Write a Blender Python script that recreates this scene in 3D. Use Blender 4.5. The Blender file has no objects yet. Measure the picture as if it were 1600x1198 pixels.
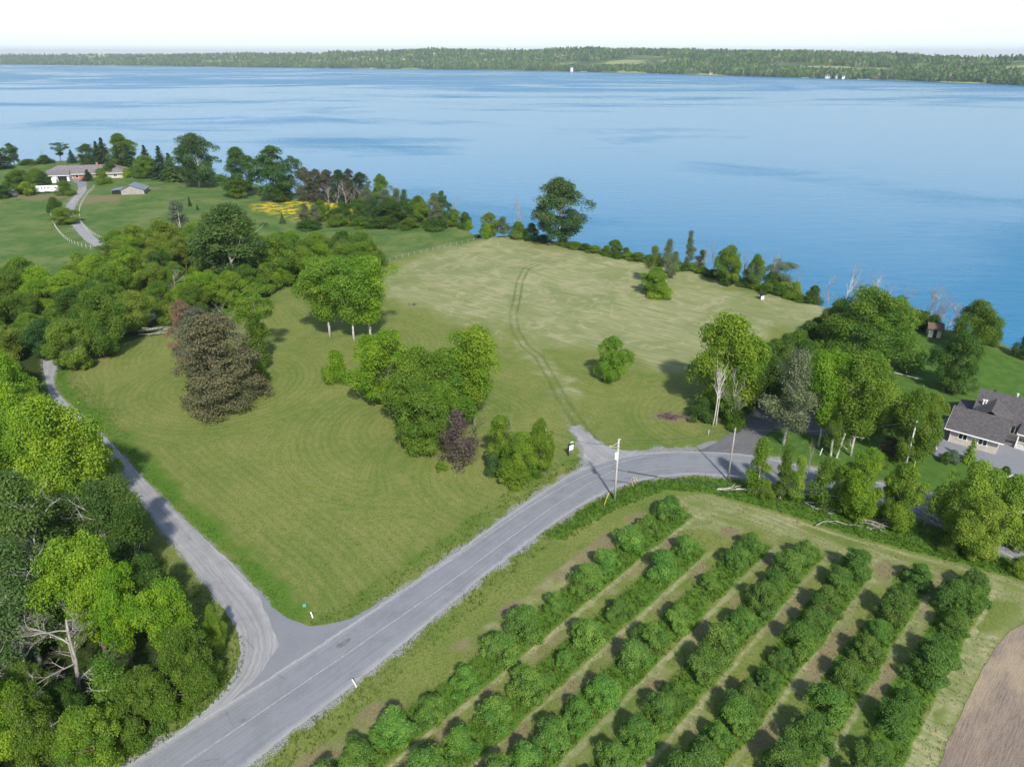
import bpy, math, random
import numpy as np
from mathutils import Vector
from mathutils.geometry import delaunay_2d_cdt

# ------------------------------------------------------------------ camera, sky, sun, exposure
SC = bpy.context.scene
COL = SC.collection
FPX, CAMH = 1110.0, 60.0
PITCH = math.atan(515 / FPX)
cam = bpy.data.cameras.new('camera')
camo = bpy.data.objects.new('camera', cam); COL.objects.link(camo)
cam.sensor_width = 36; cam.lens = 36 * FPX / 1600
cam.clip_start = 0.5; cam.clip_end = 60000
camo.location = (0, 0, CAMH)
camo.rotation_euler = (math.pi / 2 - PITCH, 0, 0)
SC.camera = camo

SUN_EL = math.radians(42)
SUN_AZ = math.radians(-77)          # direction towards the sun in the ground plane, from +X
sdir = Vector((math.cos(SUN_EL) * math.cos(SUN_AZ), math.cos(SUN_EL) * math.sin(SUN_AZ), math.sin(SUN_EL)))
world = bpy.data.worlds.new('World'); SC.world = world
world.use_nodes = True
wn = world.node_tree.nodes; wl = world.node_tree.links
wn.clear()
sky = wn.new('ShaderNodeTexSky'); sky.sky_type = 'NISHITA'; sky.sun_disc = False
sky.sun_elevation = SUN_EL
sky.sun_rotation = math.pi / 2 - SUN_AZ
sky.air_density = 1.0; sky.dust_density = 0.9; sky.ozone_density = 0.7; sky.altitude = 100
bg = wn.new('ShaderNodeBackground'); bg.inputs['Strength'].default_value = 0.125
wo = wn.new('ShaderNodeOutputWorld')
# thin bright summer haze low in the sky, all the way round
tcw = wn.new('ShaderNodeTexCoord'); sepw = wn.new('ShaderNodeSeparateXYZ'); wl.new(tcw.outputs['Generated'], sepw.inputs[0])
mrw = wn.new('ShaderNodeMapRange'); mrw.interpolation_type = 'SMOOTHSTEP'
mrw.inputs[1].default_value = -0.02; mrw.inputs[2].default_value = 0.42; mrw.inputs[3].default_value = 0.88; mrw.inputs[4].default_value = 0.05
wl.new(sepw.outputs[2], mrw.inputs[0])
mxw = wn.new('ShaderNodeMix'); mxw.data_type = 'RGBA'; wl.new(mrw.outputs[0], mxw.inputs[0]); wl.new(sky.outputs[0], mxw.inputs[6]); mxw.inputs[7].default_value = (6.1, 6.85, 7.2, 1)
wl.new(mxw.outputs[2], bg.inputs[0]); wl.new(bg.outputs[0], wo.inputs[0])

sl = bpy.data.lights.new('sun', 'SUN'); sl.energy = 4.0; sl.angle = math.radians(2.6); sl.color = (1.0, 0.94, 0.85)
so = bpy.data.objects.new('sun', sl); COL.objects.link(so)
so.rotation_euler = (-sdir).to_track_quat('-Z', 'Y').to_euler(); so.location = (40, -120, 150)

SC.view_settings.view_transform = 'Standard'
SC.view_settings.look = 'None'
SC.view_settings.exposure = 0.5
SC.view_settings.gamma = 1.0
SC.view_settings.use_curve_mapping = False

R = np.random.default_rng(7)
random.seed(7)

# ------------------------------------------------------------------ surveying helpers
CP, SP = math.cos(PITCH), math.sin(PITCH)
def G(px, py, z=0.0):
    a = (px - 800) / FPX; b = (599 - py) / FPX
    dx, dy, dz = a, CP + b * SP, -SP + b * CP
    t = (CAMH - z) / -dz
    return (dx * t, dy * t)
def GL(pts, z=0.0): return np.array([G(p[0], p[1], z) for p in pts])
def pheight(bx, by, ty):
    g = G(bx, by); b = (599 - ty) / FPX
    dy, dz = CP + b * SP, -SP + b * CP
    return CAMH + dz * g[1] / dy
def depth(g, z=0.0): return g[1] * CP + (CAMH - z) * SP

WATER_Z = -13.0
shore = GL([(-700, 250), (-300, 255), (0, 258), (60, 252), (180, 250), (330, 268), (450, 298), (505, 305), (600, 320),
            (720, 345), (745, 370), (800, 366), (870, 376), (960, 395), (1040, 408), (1130, 432), (1200, 450),
            (1260, 470), (1310, 485), (1420, 498), (1480, 512), (1540, 522), (1600, 560), (1700, 590), (2200, 660)])
SHX = shore[:, 0]; SHY = shore[:, 1]

def hgt(x, y):
    x = np.asarray(x, float); y = np.asarray(y, float)
    h = 0.35 * np.sin(x / 23 + 1) * np.sin(y / 31) + 0.2 * np.sin((x + y) / 13.) + 0.12 * np.sin((x * .7 - y) / 7.)
    h = h * 0.6
    d = (y - np.interp(x, SHX, SHY)) * 0.8
    t = np.clip((d + 3) / 24.0, 0, 1); t = t * t * (3 - 2 * t)
    return h - t * 17
def zt(x, y): return float(hgt(x, y))

def polydist(X, Y, P, closed=False):
    P = np.asarray(P); n = len(P)
    best = np.full(X.shape, 1e18)
    for i in range(n if closed else n - 1):
        a = P[i]; b = P[(i + 1) % n]; v = b - a; L2 = v @ v + 1e-12
        t = np.clip(((X - a[0]) * v[0] + (Y - a[1]) * v[1]) / L2, 0, 1)
        best = np.minimum(best, (X - a[0] - t * v[0]) ** 2 + (Y - a[1] - t * v[1]) ** 2)
    return np.sqrt(best)
def inside(X, Y, P):
    P = np.asarray(P); c = np.zeros(np.shape(X), bool); n = len(P); j = n - 1
    for i in range(n):
        xi, yi = P[i]; xj, yj = P[j]
        if abs(yj - yi) > 1e-12:
            c ^= ((yi > Y) != (yj > Y)) & (X < (xj - xi) * (Y - yi) / (yj - yi) + xi)
        j = i
    return c
def sd(X, Y, P):                         # positive inside
    d = polydist(X, Y, P, True)
    return np.where(inside(X, Y, P), d, -d)
def soft(s, w): return np.clip(0.5 + s / w, 0, 1)
def vnoise(X, Y, s, seed=0):
    r = np.random.default_rng(seed); T = r.random((64, 64))
    x = X / s + 1000; y = Y / s + 1000
    i = np.floor(x).astype(int); j = np.floor(y).astype(int); fx = x - i; fy = y - j
    fx = fx * fx * (3 - 2 * fx); fy = fy * fy * (3 - 2 * fy)
    a = T[i % 64, j % 64]; b = T[(i + 1) % 64, j % 64]; c = T[i % 64, (j + 1) % 64]; d = T[(i + 1) % 64, (j + 1) % 64]
    return (a * (1 - fx) + b * fx) * (1 - fy) + (c * (1 - fx) + d * fx) * fy

# ------------------------------------------------------------------ materials
def newmat(name):
    m = bpy.data.materials.new(name); m.use_nodes = True
    nt = m.node_tree; nt.nodes.clear()
    out = nt.nodes.new('ShaderNodeOutputMaterial')
    return m, nt, out
class NB:
    def __init__(s, nt): s.nt = nt
    def n(s, t, **k):
        nd = s.nt.nodes.new(t)
        for a, b in k.items(): setattr(nd, a, b)
        return nd
    def put(s, sock, v):
        if isinstance(v, (int, float)): sock.default_value = v
        elif isinstance(v, (tuple, list)): sock.default_value = tuple(v) + ((1.0,) if len(v) == 3 and len(sock.default_value) == 4 else ())
        else: s.nt.links.new(v, sock)
    def math(s, op, a, b=0.0, c=0.0, clamp=False):
        nd = s.n('ShaderNodeMath', operation=op, use_clamp=clamp)
        s.put(nd.inputs[0], a); s.put(nd.inputs[1], b); s.put(nd.inputs[2], c); return nd.outputs[0]
    def mix(s, f, a, b, mode='MIX'):
        nd = s.n('ShaderNodeMix', data_type='RGBA', blend_type=mode); nd.clamp_factor = True
        s.put(nd.inputs[0], f); s.put(nd.inputs[6], a); s.put(nd.inputs[7], b); return nd.outputs[2]
    def noise(s, scale, vec=None, detail=3.0, rough=0.55, dist=0.0, out=0):
        nd = s.n('ShaderNodeTexNoise'); s.put(nd.inputs['Scale'], scale)
        nd.inputs['Detail'].default_value = detail; nd.inputs['Roughness'].default_value = rough; nd.inputs['Distortion'].default_value = dist
        if vec is not None: s.nt.links.new(vec, nd.inputs['Vector'])
        return nd.outputs[out]
    def pos(s): return s.n('ShaderNodeNewGeometry').outputs['Position']
    def objco(s): return s.n('ShaderNodeTexCoord').outputs['Object']
    def mapping(s, vec, scale=(1, 1, 1), rot=(0, 0, 0)):
        nd = s.n('ShaderNodeMapping'); nd.inputs['Scale'].default_value = scale; nd.inputs['Rotation'].default_value = rot
        s.nt.links.new(vec, nd.inputs[0]); return nd.outputs[0]
    def attr(s, name):
        nd = s.n('ShaderNodeAttribute'); nd.attribute_name = name; return nd
    def ramp(s, v, lo, hi):
        nd = s.n('ShaderNodeMapRange'); nd.interpolation_type = 'SMOOTHSTEP'
        s.put(nd.inputs[0], v); nd.inputs[1].default_value = lo; nd.inputs[2].default_value = hi; return nd.outputs[0]
    def bump(s, h, st=0.3, dist=0.1):
        nd = s.n('ShaderNodeBump'); nd.inputs['Strength'].default_value = st; nd.inputs['Distance'].default_value = dist
        s.nt.links.new(h, nd.inputs['Height']); return nd.outputs[0]
    def bsdf(s, col, rough=0.8, spec=0.3, normal=None, **k):
        nd = s.n('ShaderNodeBsdfPrincipled'); s.put(nd.inputs['Base Color'], col); s.put(nd.inputs['Roughness'], rough)
        nd.inputs['Specular IOR Level'].default_value = spec
        if normal is not None: s.nt.links.new(normal, nd.inputs['Normal'])
        for a, b in k.items(): s.put(nd.inputs[a.replace('_', ' ')], b)
        return nd.outputs[0]

def simple(name, col, rough=0.7, var=0.25, scale=3.0, spec=0.3, bump=0.15, metal=0.0):
    m, nt, out = newmat(name); b = NB(nt)
    v = b.objco()
    n1 = b.noise(scale, v, 4.0); n2 = b.noise(scale * 7, v, 2.0)
    f = b.math('ADD', b.math('MULTIPLY', n1, 0.7), b.math('MULTIPLY', n2, 0.3))
    dark = tuple(c * (1 - var) for c in col); lite = tuple(min(1, c * (1 + var)) for c in col)
    c = b.mix(b.ramp(f, 0.3, 0.7), dark, lite)
    nt.links.new(b.bsdf(c, rough, spec, b.bump(n2, bump, 0.02), Metallic=metal), out.inputs[0])
    return m

def leafmat(name, spec=0.25, trans=0.42, huevar=0.25):
    m, nt, out = newmat(name); b = NB(nt)
    oi = b.n('ShaderNodeObjectInfo')
    at = b.attr('tone').outputs['Fac']
    base = oi.outputs['Color']
    hv = b.n('ShaderNodeHueSaturation'); 
    b.put(hv.inputs['Hue'], b.math('ADD', 0.5, b.math('MULTIPLY', b.math('SUBTRACT', at, 0.5), -0.05 * huevar / 0.25)))
    hv.inputs['Saturation'].default_value = 1.0
    b.put(hv.inputs['Value'], b.math('ADD', 0.72, b.math('MULTIPLY', at, 0.56)))
    nt.links.new(base, hv.inputs['Color'])
    c = hv.outputs[0]
    p = b.bsdf(c, 0.5, spec)
    t = b.n('ShaderNodeBsdfTranslucent'); 
    tc = b.mix(1.0, c, (0.92, 1.0, 0.5), 'MULTIPLY')
    tg = b.n('ShaderNodeHueSaturation'); tg.inputs['Value'].default_value = 1.5; nt.links.new(tc, tg.inputs['Color'])
    nt.links.new(tg.outputs[0], t.inputs[0])
    mx = b.n('ShaderNodeMixShader'); mx.inputs[0].default_value = trans
    nt.links.new(p, mx.inputs[1]); nt.links.new(t.outputs[0], mx.inputs[2]); nt.links.new(mx.outputs[0], out.inputs[0])
    return m
M_LEAF = leafmat('leaf')
M_NEEDLE = leafmat('needle', 0.15, 0.12)
M_BARK = simple('bark', (0.16, 0.13, 0.10), 0.9, 0.4, 2.0)
M_PALEBARK = simple('pale_bark', (0.50, 0.48, 0.43), 0.8, 0.3, 1.2)
M_DEAD = simple('dead_wood', (0.30, 0.28, 0.25), 0.9, 0.3, 1.5)
M_TWIG = simple('dark_twig', (0.10, 0.06, 0.07), 0.9, 0.3, 1.5)

def rock_mat(): return simple('rock', (0.35, 0.34, 0.32), 0.9, 0.3, 4)

# ------------------------------------------------------------------ object helpers
def tag(o, label=None, cat=None, group=None, kind=None):
    if label: o['label'] = label
    if cat: o['category'] = cat
    if group: o['group'] = group
    if kind: o['kind'] = kind
    return o
def mkmesh(name, V, F, mat, smooth=False, tone=None, facetone=None):
    """F: list of faces, or int array (n,k)"""
    me = bpy.data.meshes.new(name)
    V = np.asarray(V, np.float32)
    if isinstance(F, np.ndarray):
        n, k = F.shape
        me.vertices.add(len(V)); me.vertices.foreach_set('co', V.ravel())
        me.loops.add(n * k); me.loops.foreach_set('vertex_index', F.astype(np.int32).ravel())
        me.polygons.add(n); me.polygons.foreach_set('loop_start', np.arange(0, n * k, k, dtype=np.int32))
        if smooth: me.polygons.foreach_set('use_smooth', np.ones(n, bool))
        me.update(calc_edges=True); me.validate()
    else:
        me.from_pydata([tuple(map(float, v)) for v in V], [], [tuple(map(int, f)) for f in F]); me.update()
        if smooth: me.polygons.foreach_set('use_smooth', np.ones(len(me.polygons), bool))
    if tone is not None:
        a = me.attributes.new('tone', 'FLOAT', 'POINT'); a.data.foreach_set('value', np.asarray(tone, np.float32))
    if mat is not None: me.materials.append(mat)
    return me
def mkobj(name, me, parent=None, loc=None, color=None):
    o = bpy.data.objects.new(name, me); COL.objects.link(o)
    if parent is not None: o.parent = parent
    if loc is not None: o.location = loc
    if color is not None: o.color = tuple(color) + (1.0,)
    return o
def empty(name, loc, rz=0.0, scale=(1, 1, 1)):
    o = bpy.data.objects.new(name, None); COL.objects.link(o)
    o.location = loc; o.rotation_euler = (0, 0, rz); o.scale = scale; o.empty_display_size = 0.5
    return o
class MB:
    def __init__(s): s.V = []; s.F = []
    def add(s, V, F):
        k = len(s.V); s.V += [tuple(v) for v in V]; s.F += [tuple(i + k for i in f) for f in F]
    def box(s, x0, x1, y0, y1, z0, z1):
        s.add([(x0, y0, z0), (x1, y0, z0), (x1, y1, z0), (x0, y1, z0), (x0, y0, z1), (x1, y0, z1), (x1, y1, z1), (x0, y1, z1)],
              [(0, 3, 2, 1), (4, 5, 6, 7), (0, 1, 5, 4), (1, 2, 6, 5), (2, 3, 7, 6), (3, 0, 4, 7)])
    def tube(s, pts, rad, n=6, cap=True):
        pts = [np.array(p, float) for p in pts]
        if isinstance(rad, (int, float)): rad = [rad] * len(pts)
        k = len(s.V); ref = np.array([0.31, 0.17, 0.93])
        for i, p in enumerate(pts):
            d = pts[min(i + 1, len(pts) - 1)] - pts[max(i - 1, 0)]; d = d / (np.linalg.norm(d) + 1e-9)
            a = np.cross(d, ref if abs(d @ ref) < 0.95 else np.array([1., 0, 0])); a /= np.linalg.norm(a); b = np.cross(d, a)
            for j in range(n):
                t = 2 * math.pi * j / n; s.V.append(tuple(p + rad[i] * (math.cos(t) * a + math.sin(t) * b)))
        for i in range(len(pts) - 1):
            for j in range(n):
                s.F.append((k + i * n + j, k + i * n + (j + 1) % n, k + (i + 1) * n + (j + 1) % n, k + (i + 1) * n + j))
        if cap:
            s.F.append(tuple(k + j for j in reversed(range(n)))); e = k + (len(pts) - 1) * n; s.F.append(tuple(e + j for j in range(n)))
    def slab(s, P, t):                     # a planar polygon thickened downwards by t
        n = len(P); P = [np.array(p, float) for p in P]
        s.add(P + [p - np.array([0, 0, t]) for p in P], [tuple(range(n)), tuple(range(2 * n - 1, n - 1, -1))] +
              [((i + 1) % n, i, n + i, n + (i + 1) % n) for i in range(n)])
    def prism(s, pts_yz, x0, x1):
        n = len(pts_yz); s.add([(x0, y, z) for y, z in pts_yz] + [(x1, y, z) for y, z in pts_yz],
              [tuple(reversed(range(n))), tuple(range(n, 2 * n))] + [(i, (i + 1) % n, n + (i + 1) % n, n + i) for i in range(n)])
    def mesh(s, name, mat, smooth=False): return mkmesh(name, s.V, s.F, mat, smooth)
    def build(s, name, mat, parent=None, smooth=False, loc=None): return mkobj(name, s.mesh(name, mat, smooth), parent, loc)

# ------------------------------------------------------------------ the big outlines, surveyed on the ground
NEDGE = GL([(100, 1258), (220, 1181), (400, 1075), (545, 978), (672, 893), (760, 830), (850, 766), (905, 733), (960, 712), (1000, 706),
            (1075, 704), (1150, 706), (1200, 713), (1300, 738), (1425, 762), (1520, 790), (1650, 850)])
SEDGE = GL([(330, 1240), (400, 1188), (490, 1117), (565, 1063), (660, 980), (760, 898), (850, 830), (885, 807), (925, 782), (960, 765),
            (997, 750), (1050, 744), (1090, 741), (1135, 743), (1200, 752), (1300, 772), (1400, 795), (1500, 830), (1620, 890)])
LANE_R = GL([(112, 552), (92, 567), (82, 592), (85, 605), (100, 625), (122, 645), (142, 662), (195, 715), (225, 750), (265, 790), (315, 835), (362, 880),
             (400, 915), (420, 945), (436, 972), (445, 998), (444, 1022), (433, 1048), (412, 1072), (385, 1094), (330, 1130)])
LANE_L = GL([(85, 545), (64, 560), (68, 575), (71, 597), (78, 617), (96, 640), (120, 668), (150, 703), (185, 745), (225, 790), (260, 838), (300, 885), (343, 940),
             (363, 965), (380, 998), (383, 1028), (375, 1058), (350, 1088), (317, 1118), (270, 1150)])
FAN = GL([(398, 913), (425, 948), (452, 968), (482, 978), (512, 976), (548, 968), (640, 915), (560, 985), (420, 1078), (330, 1128), (400, 1060), (438, 1010)])
DRIVE = GL([(96, 556), (110, 548), (160, 530), (205, 508), (260, 485), (300, 468), (312, 455), (270, 428), (200, 400), (160, 388), (146, 380), (128, 360),
            (114, 345), (106, 332), (112, 318), (125, 305), (130, 295), (127, 285), (115, 279)])
TRACK_IN_L = GL([(900, 742), (912, 722), (910, 703), (902, 684), (893, 665)])
TRACK_IN_R = GL([(1010, 706), (975, 704), (950, 699), (928, 686), (903, 664)])
YARD_L = GL([(1085, 706), (1110, 698), (1140, 677), (1165, 652), (1185, 634), (1215, 632), (1250, 642), (1300, 652)])
YARD_R = GL([(1180, 716), (1178, 700), (1190, 686), (1205, 672), (1215, 666), (1235, 672), (1275, 680), (1310, 688)])
PAD = GL([(1450, 697), (1460, 672), (1475, 655), (1560, 660), (1650, 690), (1700, 760), (1640, 768), (1590, 748), (1540, 731), (1505, 723), (1462, 712)])
CROP = GL([(1760, 905), (1680, 932), (1600, 973), (1578, 987), (1560, 1006), (1542, 1035), (1523, 1071), (1508, 1101), (1493, 1132), (1480, 1165), (1467, 1198), (1440, 1290), (2000, 1290), (2300, 900)])
LAWN = GL([(92, 572), (130, 568), (190, 541), (240, 522), (310, 500), (400, 480), (432, 450), (500, 432), (600, 410), (668, 392), (745, 376), (800, 370), (870, 381),
           (960, 400), (1040, 414), (1130, 440), (1200, 460), (1260, 476), (1290, 484), (1260, 520), (1180, 550), (1100, 640), (1125, 685), (1100, 697),
           (1000, 703), (935, 697), (905, 735), (850, 757), (640, 903), (540, 966), (480, 978), (425, 948), (395, 910), (315, 835), (225, 750), (195, 715), (100, 625), (82, 592)])
HAY = GL([(610, 408), (668, 394), (745, 378), (800, 372), (870, 383), (960, 402), (1040, 415), (1130, 440), (1200, 461), (1285, 486), (1262, 512), (1200, 532),
          (1130, 540), (1080, 572), (1010, 566), (920, 545), (850, 540), (800, 528), (760, 500), (700, 478), (640, 455), (612, 432)])
ORCH = GL([(400, 1260), (450, 1175), (600, 1060), (700, 985), (800, 905), (900, 830), (1000, 778), (1103, 772), (1219, 802), (1339, 840), (1451, 870), (1600, 907),
           (1760, 880), (1600, 973), (1562, 1003), (1523, 1071), (1493, 1132), (1467, 1198), (1440, 1260)])
VERGE = GL([(850, 836), (925, 788), (997, 754), (1090, 745), (1200, 756), (1400, 800), (1500, 836), (1640, 890), (1640, 925), (1600, 905), (1451, 868), (1339, 838),
            (1219, 800), (1103, 770), (1040, 768), (960, 800), (880, 850)])
WOOD_A = GL([(-300, 640), (-300, 470), (0, 452), (60, 450), (140, 442), (185, 400), (300, 388), (420, 398), (560, 398), (602, 412), (592, 428), (500, 436),
             (445, 448), (405, 470), (310, 498), (240, 518), (190, 538), (130, 563), (60, 590), (50, 660), (-200, 900)])
WOOD_B = GL([(-200, 600), (30, 585), (60, 640), (110, 690), (175, 770), (230, 860), (285, 950), (325, 1010), (345, 1050), (330, 1085), (280, 1120), (190, 1180), (80, 1260),
             (-500, 1400), (-900, 900)])
YARD = GL([(1290, 490), (1420, 505), (1480, 520), (1600, 566), (1900, 640), (1900, 900), (1650, 850), (1425, 758), (1200, 708), (1150, 702), (1130, 690), (1200, 560)])
FLOWER = GL([(395, 320), (440, 312), (520, 312), (565, 322), (560, 345), (480, 348), (430, 335), (400, 328)])
TYRE = GL([(935, 700), (905, 660), (880, 625), (862, 590), (842, 555), (820, 538), (805, 515), (802, 490), (808, 465), (812, 440), (822, 420), (845, 410), (880, 408)])
# orchard rows: pixel position of each bush's crown, top of row first
ROWS = [
 [(1045, 797), (1012, 822), (984, 846), (946, 878), (914, 908), (868, 938), (824, 976), (783, 1012), (727, 1060), (670, 1107), (615, 1142), (560, 1182), (505, 1222)],
 [(1072, 853), (1035, 885), (962, 951), (918, 990), (880, 1022), (826, 1068), (772, 1114), (718, 1160), (665, 1205)],
 [(1172, 845), (1150, 870), (1110, 905), (1060, 963), (1020, 998), (985, 1028), (945, 1080), (905, 1112), (862, 1148), (820, 1185), (780, 1220)],
 [(1256, 862), (1232, 885), (1210, 908), (1188, 935), (1155, 970), (1128, 1005), (1095, 1040), (1058, 1085), (1035, 1108), (1000, 1150), (960, 1185), (925, 1220)],
 [(1335, 885), (1312, 905), (1290, 945), (1270, 975), (1246, 1000), (1222, 1026), (1200, 1058), (1172, 1085), (1150, 1115), (1122, 1150), (1100, 1185), (1070, 1215)],
 [(1436, 900), (1414, 925), (1396, 952), (1372, 983), (1352, 1018), (1322, 1055), (1290, 1098), (1264, 1147), (1225, 1195)],
 [(1520, 910), (1492, 935), (1520, 935), (1495, 975), (1470, 1020), (1450, 1045), (1415, 1090), (1392, 1125), (1365, 1180), (1340, 1215)],
]
ROWLINES = []
for r_ in ROWS:
    P = GL(r_, 1.3); c = P.mean(0); u, s_, vt = np.linalg.svd(P - c); d = vt[0] if vt[0][1] > 0 else -vt[0]
    ROWLINES.append((c, d))
DR = sum(d for c, d in ROWLINES); DR = DR / np.linalg.norm(DR); NR = np.array([DR[1], -DR[0]])   # NR points to the right of the rows
ROWU = sorted(float(c @ NR) for c, d in ROWLINES)
print('row spacing', np.diff(ROWU), 'dir', DR)

# ------------------------------------------------------------------ ground sheet
def graded(a, b, fine0, fine1, fs, g=1.06):
    mid = list(np.arange(fine0, fine1 + 1e-6, fs)); s = fs; x = mid[-1]; hi = []
    while x < b: s = min(s * g, 12); x += s; hi.append(x)
    s = fs; x = mid[0]; lo = []
    while x > a: s = min(s * g, 12); x -= s; lo.append(x)
    return np.array(lo[::-1] + mid + hi)
gx = graded(-1500, 900, -95, 105, 0.42, 1.04)
gy = graded(-150, 600, 38, 215, 0.42, 1.02)
X, Y = np.meshgrid(gx, gy)
Z = hgt(X, Y)
ny, nx = X.shape
idx = np.arange(nx * ny).reshape(ny, nx)
F = np.stack([idx[:-1, :-1], idx[:-1, 1:], idx[1:, 1:], idx[1:, :-1]], -1).reshape(-1, 4)
x, y = X.ravel(), Y.ravel()
# field masks (what grows or lies where)
n8 = vnoise(x, y, 8, 1) - .5; n3 = vnoise(x, y, 3, 2) - .5; n1 = vnoise(x, y, 1.1, 3) - .5; n20 = vnoise(x, y, 20, 4) - .5
s_lawn = sd(x, y, LAWN); s_hay = sd(x, y, HAY); s_orch = sd(x, y, ORCH)
hay = soft(s_hay + n8 * 10 + n20 * 12 + n3 * 4, 18.0)
hx, hy = G(800, 540); 
swath = polydist(x, y, GL([(700, 500), (790, 520), (850, 570), (905, 615)]))
hay = np.maximum(hay, 0.75 * np.clip(1 - swath / 4.5 + n3, 0, 1))
d_road = np.minimum(np.minimum(polydist(x, y, NEDGE), polydist(x, y, SEDGE)), 99)
d_lane = np.minimum(polydist(x, y, LANE_R), polydist(x, y, LANE_L))
d_in = np.minimum(polydist(x, y, TRACK_IN_L), polydist(x, y, TRACK_IN_R))
d_drive = polydist(x, y, DRIVE)
gravel = np.maximum.reduce([np.clip(1.0 - d_road / 1.3 + n1, 0, 1), np.clip(1.0 - d_lane / 0.7 + n1, 0, 1) * .8,
                            np.clip(1 - d_in / 1.1 + n1, 0, 1), np.clip(1 - d_drive / 3.0 + n1, 0, 1)])
gravel = np.maximum(gravel, np.clip(1 - polydist(x, y, GL([(1010, 706), (1100, 700), (1120, 694)])) / 2.2 + n1 + n3, 0, 1))
gravel = np.maximum(gravel, np.clip(1 - polydist(x, y, GL([(898, 668), (880, 636), (868, 610)])) / 2.2 + n1 * 1.8 + n3, 0, 1) * .38)
lush = np.clip(.8 - np.abs(d_road - 3.0) / 4.0 + n3 * .6 + n1 * .4, 0, 1) * .6
lush = np.maximum(lush, np.clip(.9 - np.abs(polydist(x, y, LANE_R) - 1.5) / 4.5 + n3 * .4 + n1 * .3, 0, 1) * .85)
lush = np.maximum(lush, soft(sd(x, y, VERGE), 1.5))
soil = np.zeros_like(x)
rowu = x * NR[0] + y * NR[1]
inorch = soft(s_orch, 1.2)
top = np.minimum.reduce([polydist(x, y, GL([(1103, 772), (1219, 802), (1339, 840), (1451, 870), (1600, 907)]))]) 
lim = {}
rowl, rows_, rowd = np.zeros_like(x), np.zeros_like(x), np.zeros_like(x)
vv = x * DR[0] + y * DR[1]
for (r_, u) in zip(ROWS, [float(c @ NR) for c, d in ROWLINES]):
    P = GL(r_, 1.3); vmax = (P @ DR).max() + 2.6
    e = rowu - u; on = soft(vmax - vv + n1, 1.0)
    w = n3 * 0.8 + n1 * .3
    rowl = np.maximum(rowl, on * soft(1.75 + w - np.abs(e + 0.0), 0.7))               # tall grass under the trees
    rows_ = np.maximum(rows_, on * np.clip(1 - np.abs(e - 2.15 - n1 * .25) / 0.42, 0, 1))  # straw line right of it
    rowd = np.maximum(rowd, on * soft(1.5 + n3 * 2 - np.abs(e + 3.0), 1.0))           # worn browned strip
lush = lush * (1 - inorch) + inorch * rowl
hay_o = np.clip(rows_ * 1.0 + 0.38 + n3 * .9 + n1 * .5 + n8 * .4, 0, 1) * (1 - rowl)
verge_o = soft(polydist(x, y, SEDGE) - 6.5 , 3.0)
headland = np.clip(1 - np.abs(top - 3.2) / 5.5 + n3 * .9, 0, 1)
swl = np.maximum(np.clip(1 - np.abs(top - 0.5 + n1 * .3) / .8, 0, 1), np.clip(1 - np.abs(top - 4.5 + n1 * .5) / .9, 0, 1) * .7)
hay_o = np.maximum(hay_o, np.maximum(headland * .6, swl) * (1 - rowl * .8))
cropd = polydist(x, y, CROP, True)
hay_o = np.maximum(hay_o, np.clip(1 - cropd / 6.0 + n3, 0, 1) * .8 * (1 - rowl))
u0 = ROWU[0]
westside = soft((u0 - 4.6) - rowu, 1.0)
hay_o = hay_o * (1 - westside * .85)
hay = hay * (1 - inorch) + inorch * hay_o
soil = inorch * rowd * (0.42 + n3) * (1 - rowl)
for (px_, py_, r_) in [(150, 312, 7), (158, 309, 5), (133, 298, 3), (75, 309, 6), (45, 308, 5), (1050, 650, 2.2), (222, 296, 6)]:
    g = G(px_, py_); soil = np.maximum(soil, np.clip(1.6 - np.hypot((x - g[0]) / 1.6, y - g[1]) / r_ + n3 * .6, 0, 1))
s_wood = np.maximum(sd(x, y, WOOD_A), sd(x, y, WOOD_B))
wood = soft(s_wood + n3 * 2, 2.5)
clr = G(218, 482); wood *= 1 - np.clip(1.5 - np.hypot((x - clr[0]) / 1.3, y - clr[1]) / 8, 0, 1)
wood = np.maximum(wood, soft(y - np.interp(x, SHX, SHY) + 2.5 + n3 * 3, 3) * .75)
yard = soft(sd(x, y, YARD), 3)
flower = soft(sd(x, y, FLOWER), 8)
meadow = soft(-np.maximum.reduce([s_lawn, s_orch]) , 2.0) * (1 - yard) * soft(polydist(x, y, SEDGE) - 8, 4)
meadow *= (y > 130) 
# mowing lines: offset curves round the lawn edge and the tree groups
clumps = [((555, 540), 11), ((535, 588), 3.5), ((660, 670), 14), ((350, 600), 12), ((715, 715), 3), ((810, 735), 8), ((953, 585), 3), ((1120, 650), 8), ((1030, 450), 6)]
dm = polydist(x, y, LANE_R)
for (p, r_) in clumps:
    g = G(*p); dd = np.hypot(x - g[0], y - g[1]) - r_
    k = np.clip((13 - dd) / 4, 0, 1); dm = dm * (1 - k) + dd * k
a0 = np.array(G(700, 470)); a1 = np.array(G(1150, 590)); hv_ = (a1 - a0) / np.linalg.norm(a1 - a0)
uh = (x - a0[0]) * -hv_[1] + (y - a0[1]) * hv_[0] + 2.5 * np.sin(((x - a0[0]) * hv_[0] + (y - a0[1]) * hv_[1]) / 30)
dm = np.where(s_hay > -14, uh, dm)
dt = polydist(x, y, TYRE)
tyre = np.clip(1 - np.abs(dt - 0.85) / 0.5, 0, 1) * np.clip(.85 + n3, 0, 1)
mow = np.where(s_lawn > 1.5, 1.0, 0.25) * (1 - wood)
me = mkmesh('ground', np.stack([x, y, Z.ravel()], -1), F, None, True)
def cattr(name, a, b, c, d):
    at = me.attributes.new(name, 'FLOAT_COLOR', 'POINT')
    at.data.foreach_set('color', np.stack([a, b, c, d], -1).astype(np.float32).ravel())
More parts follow.
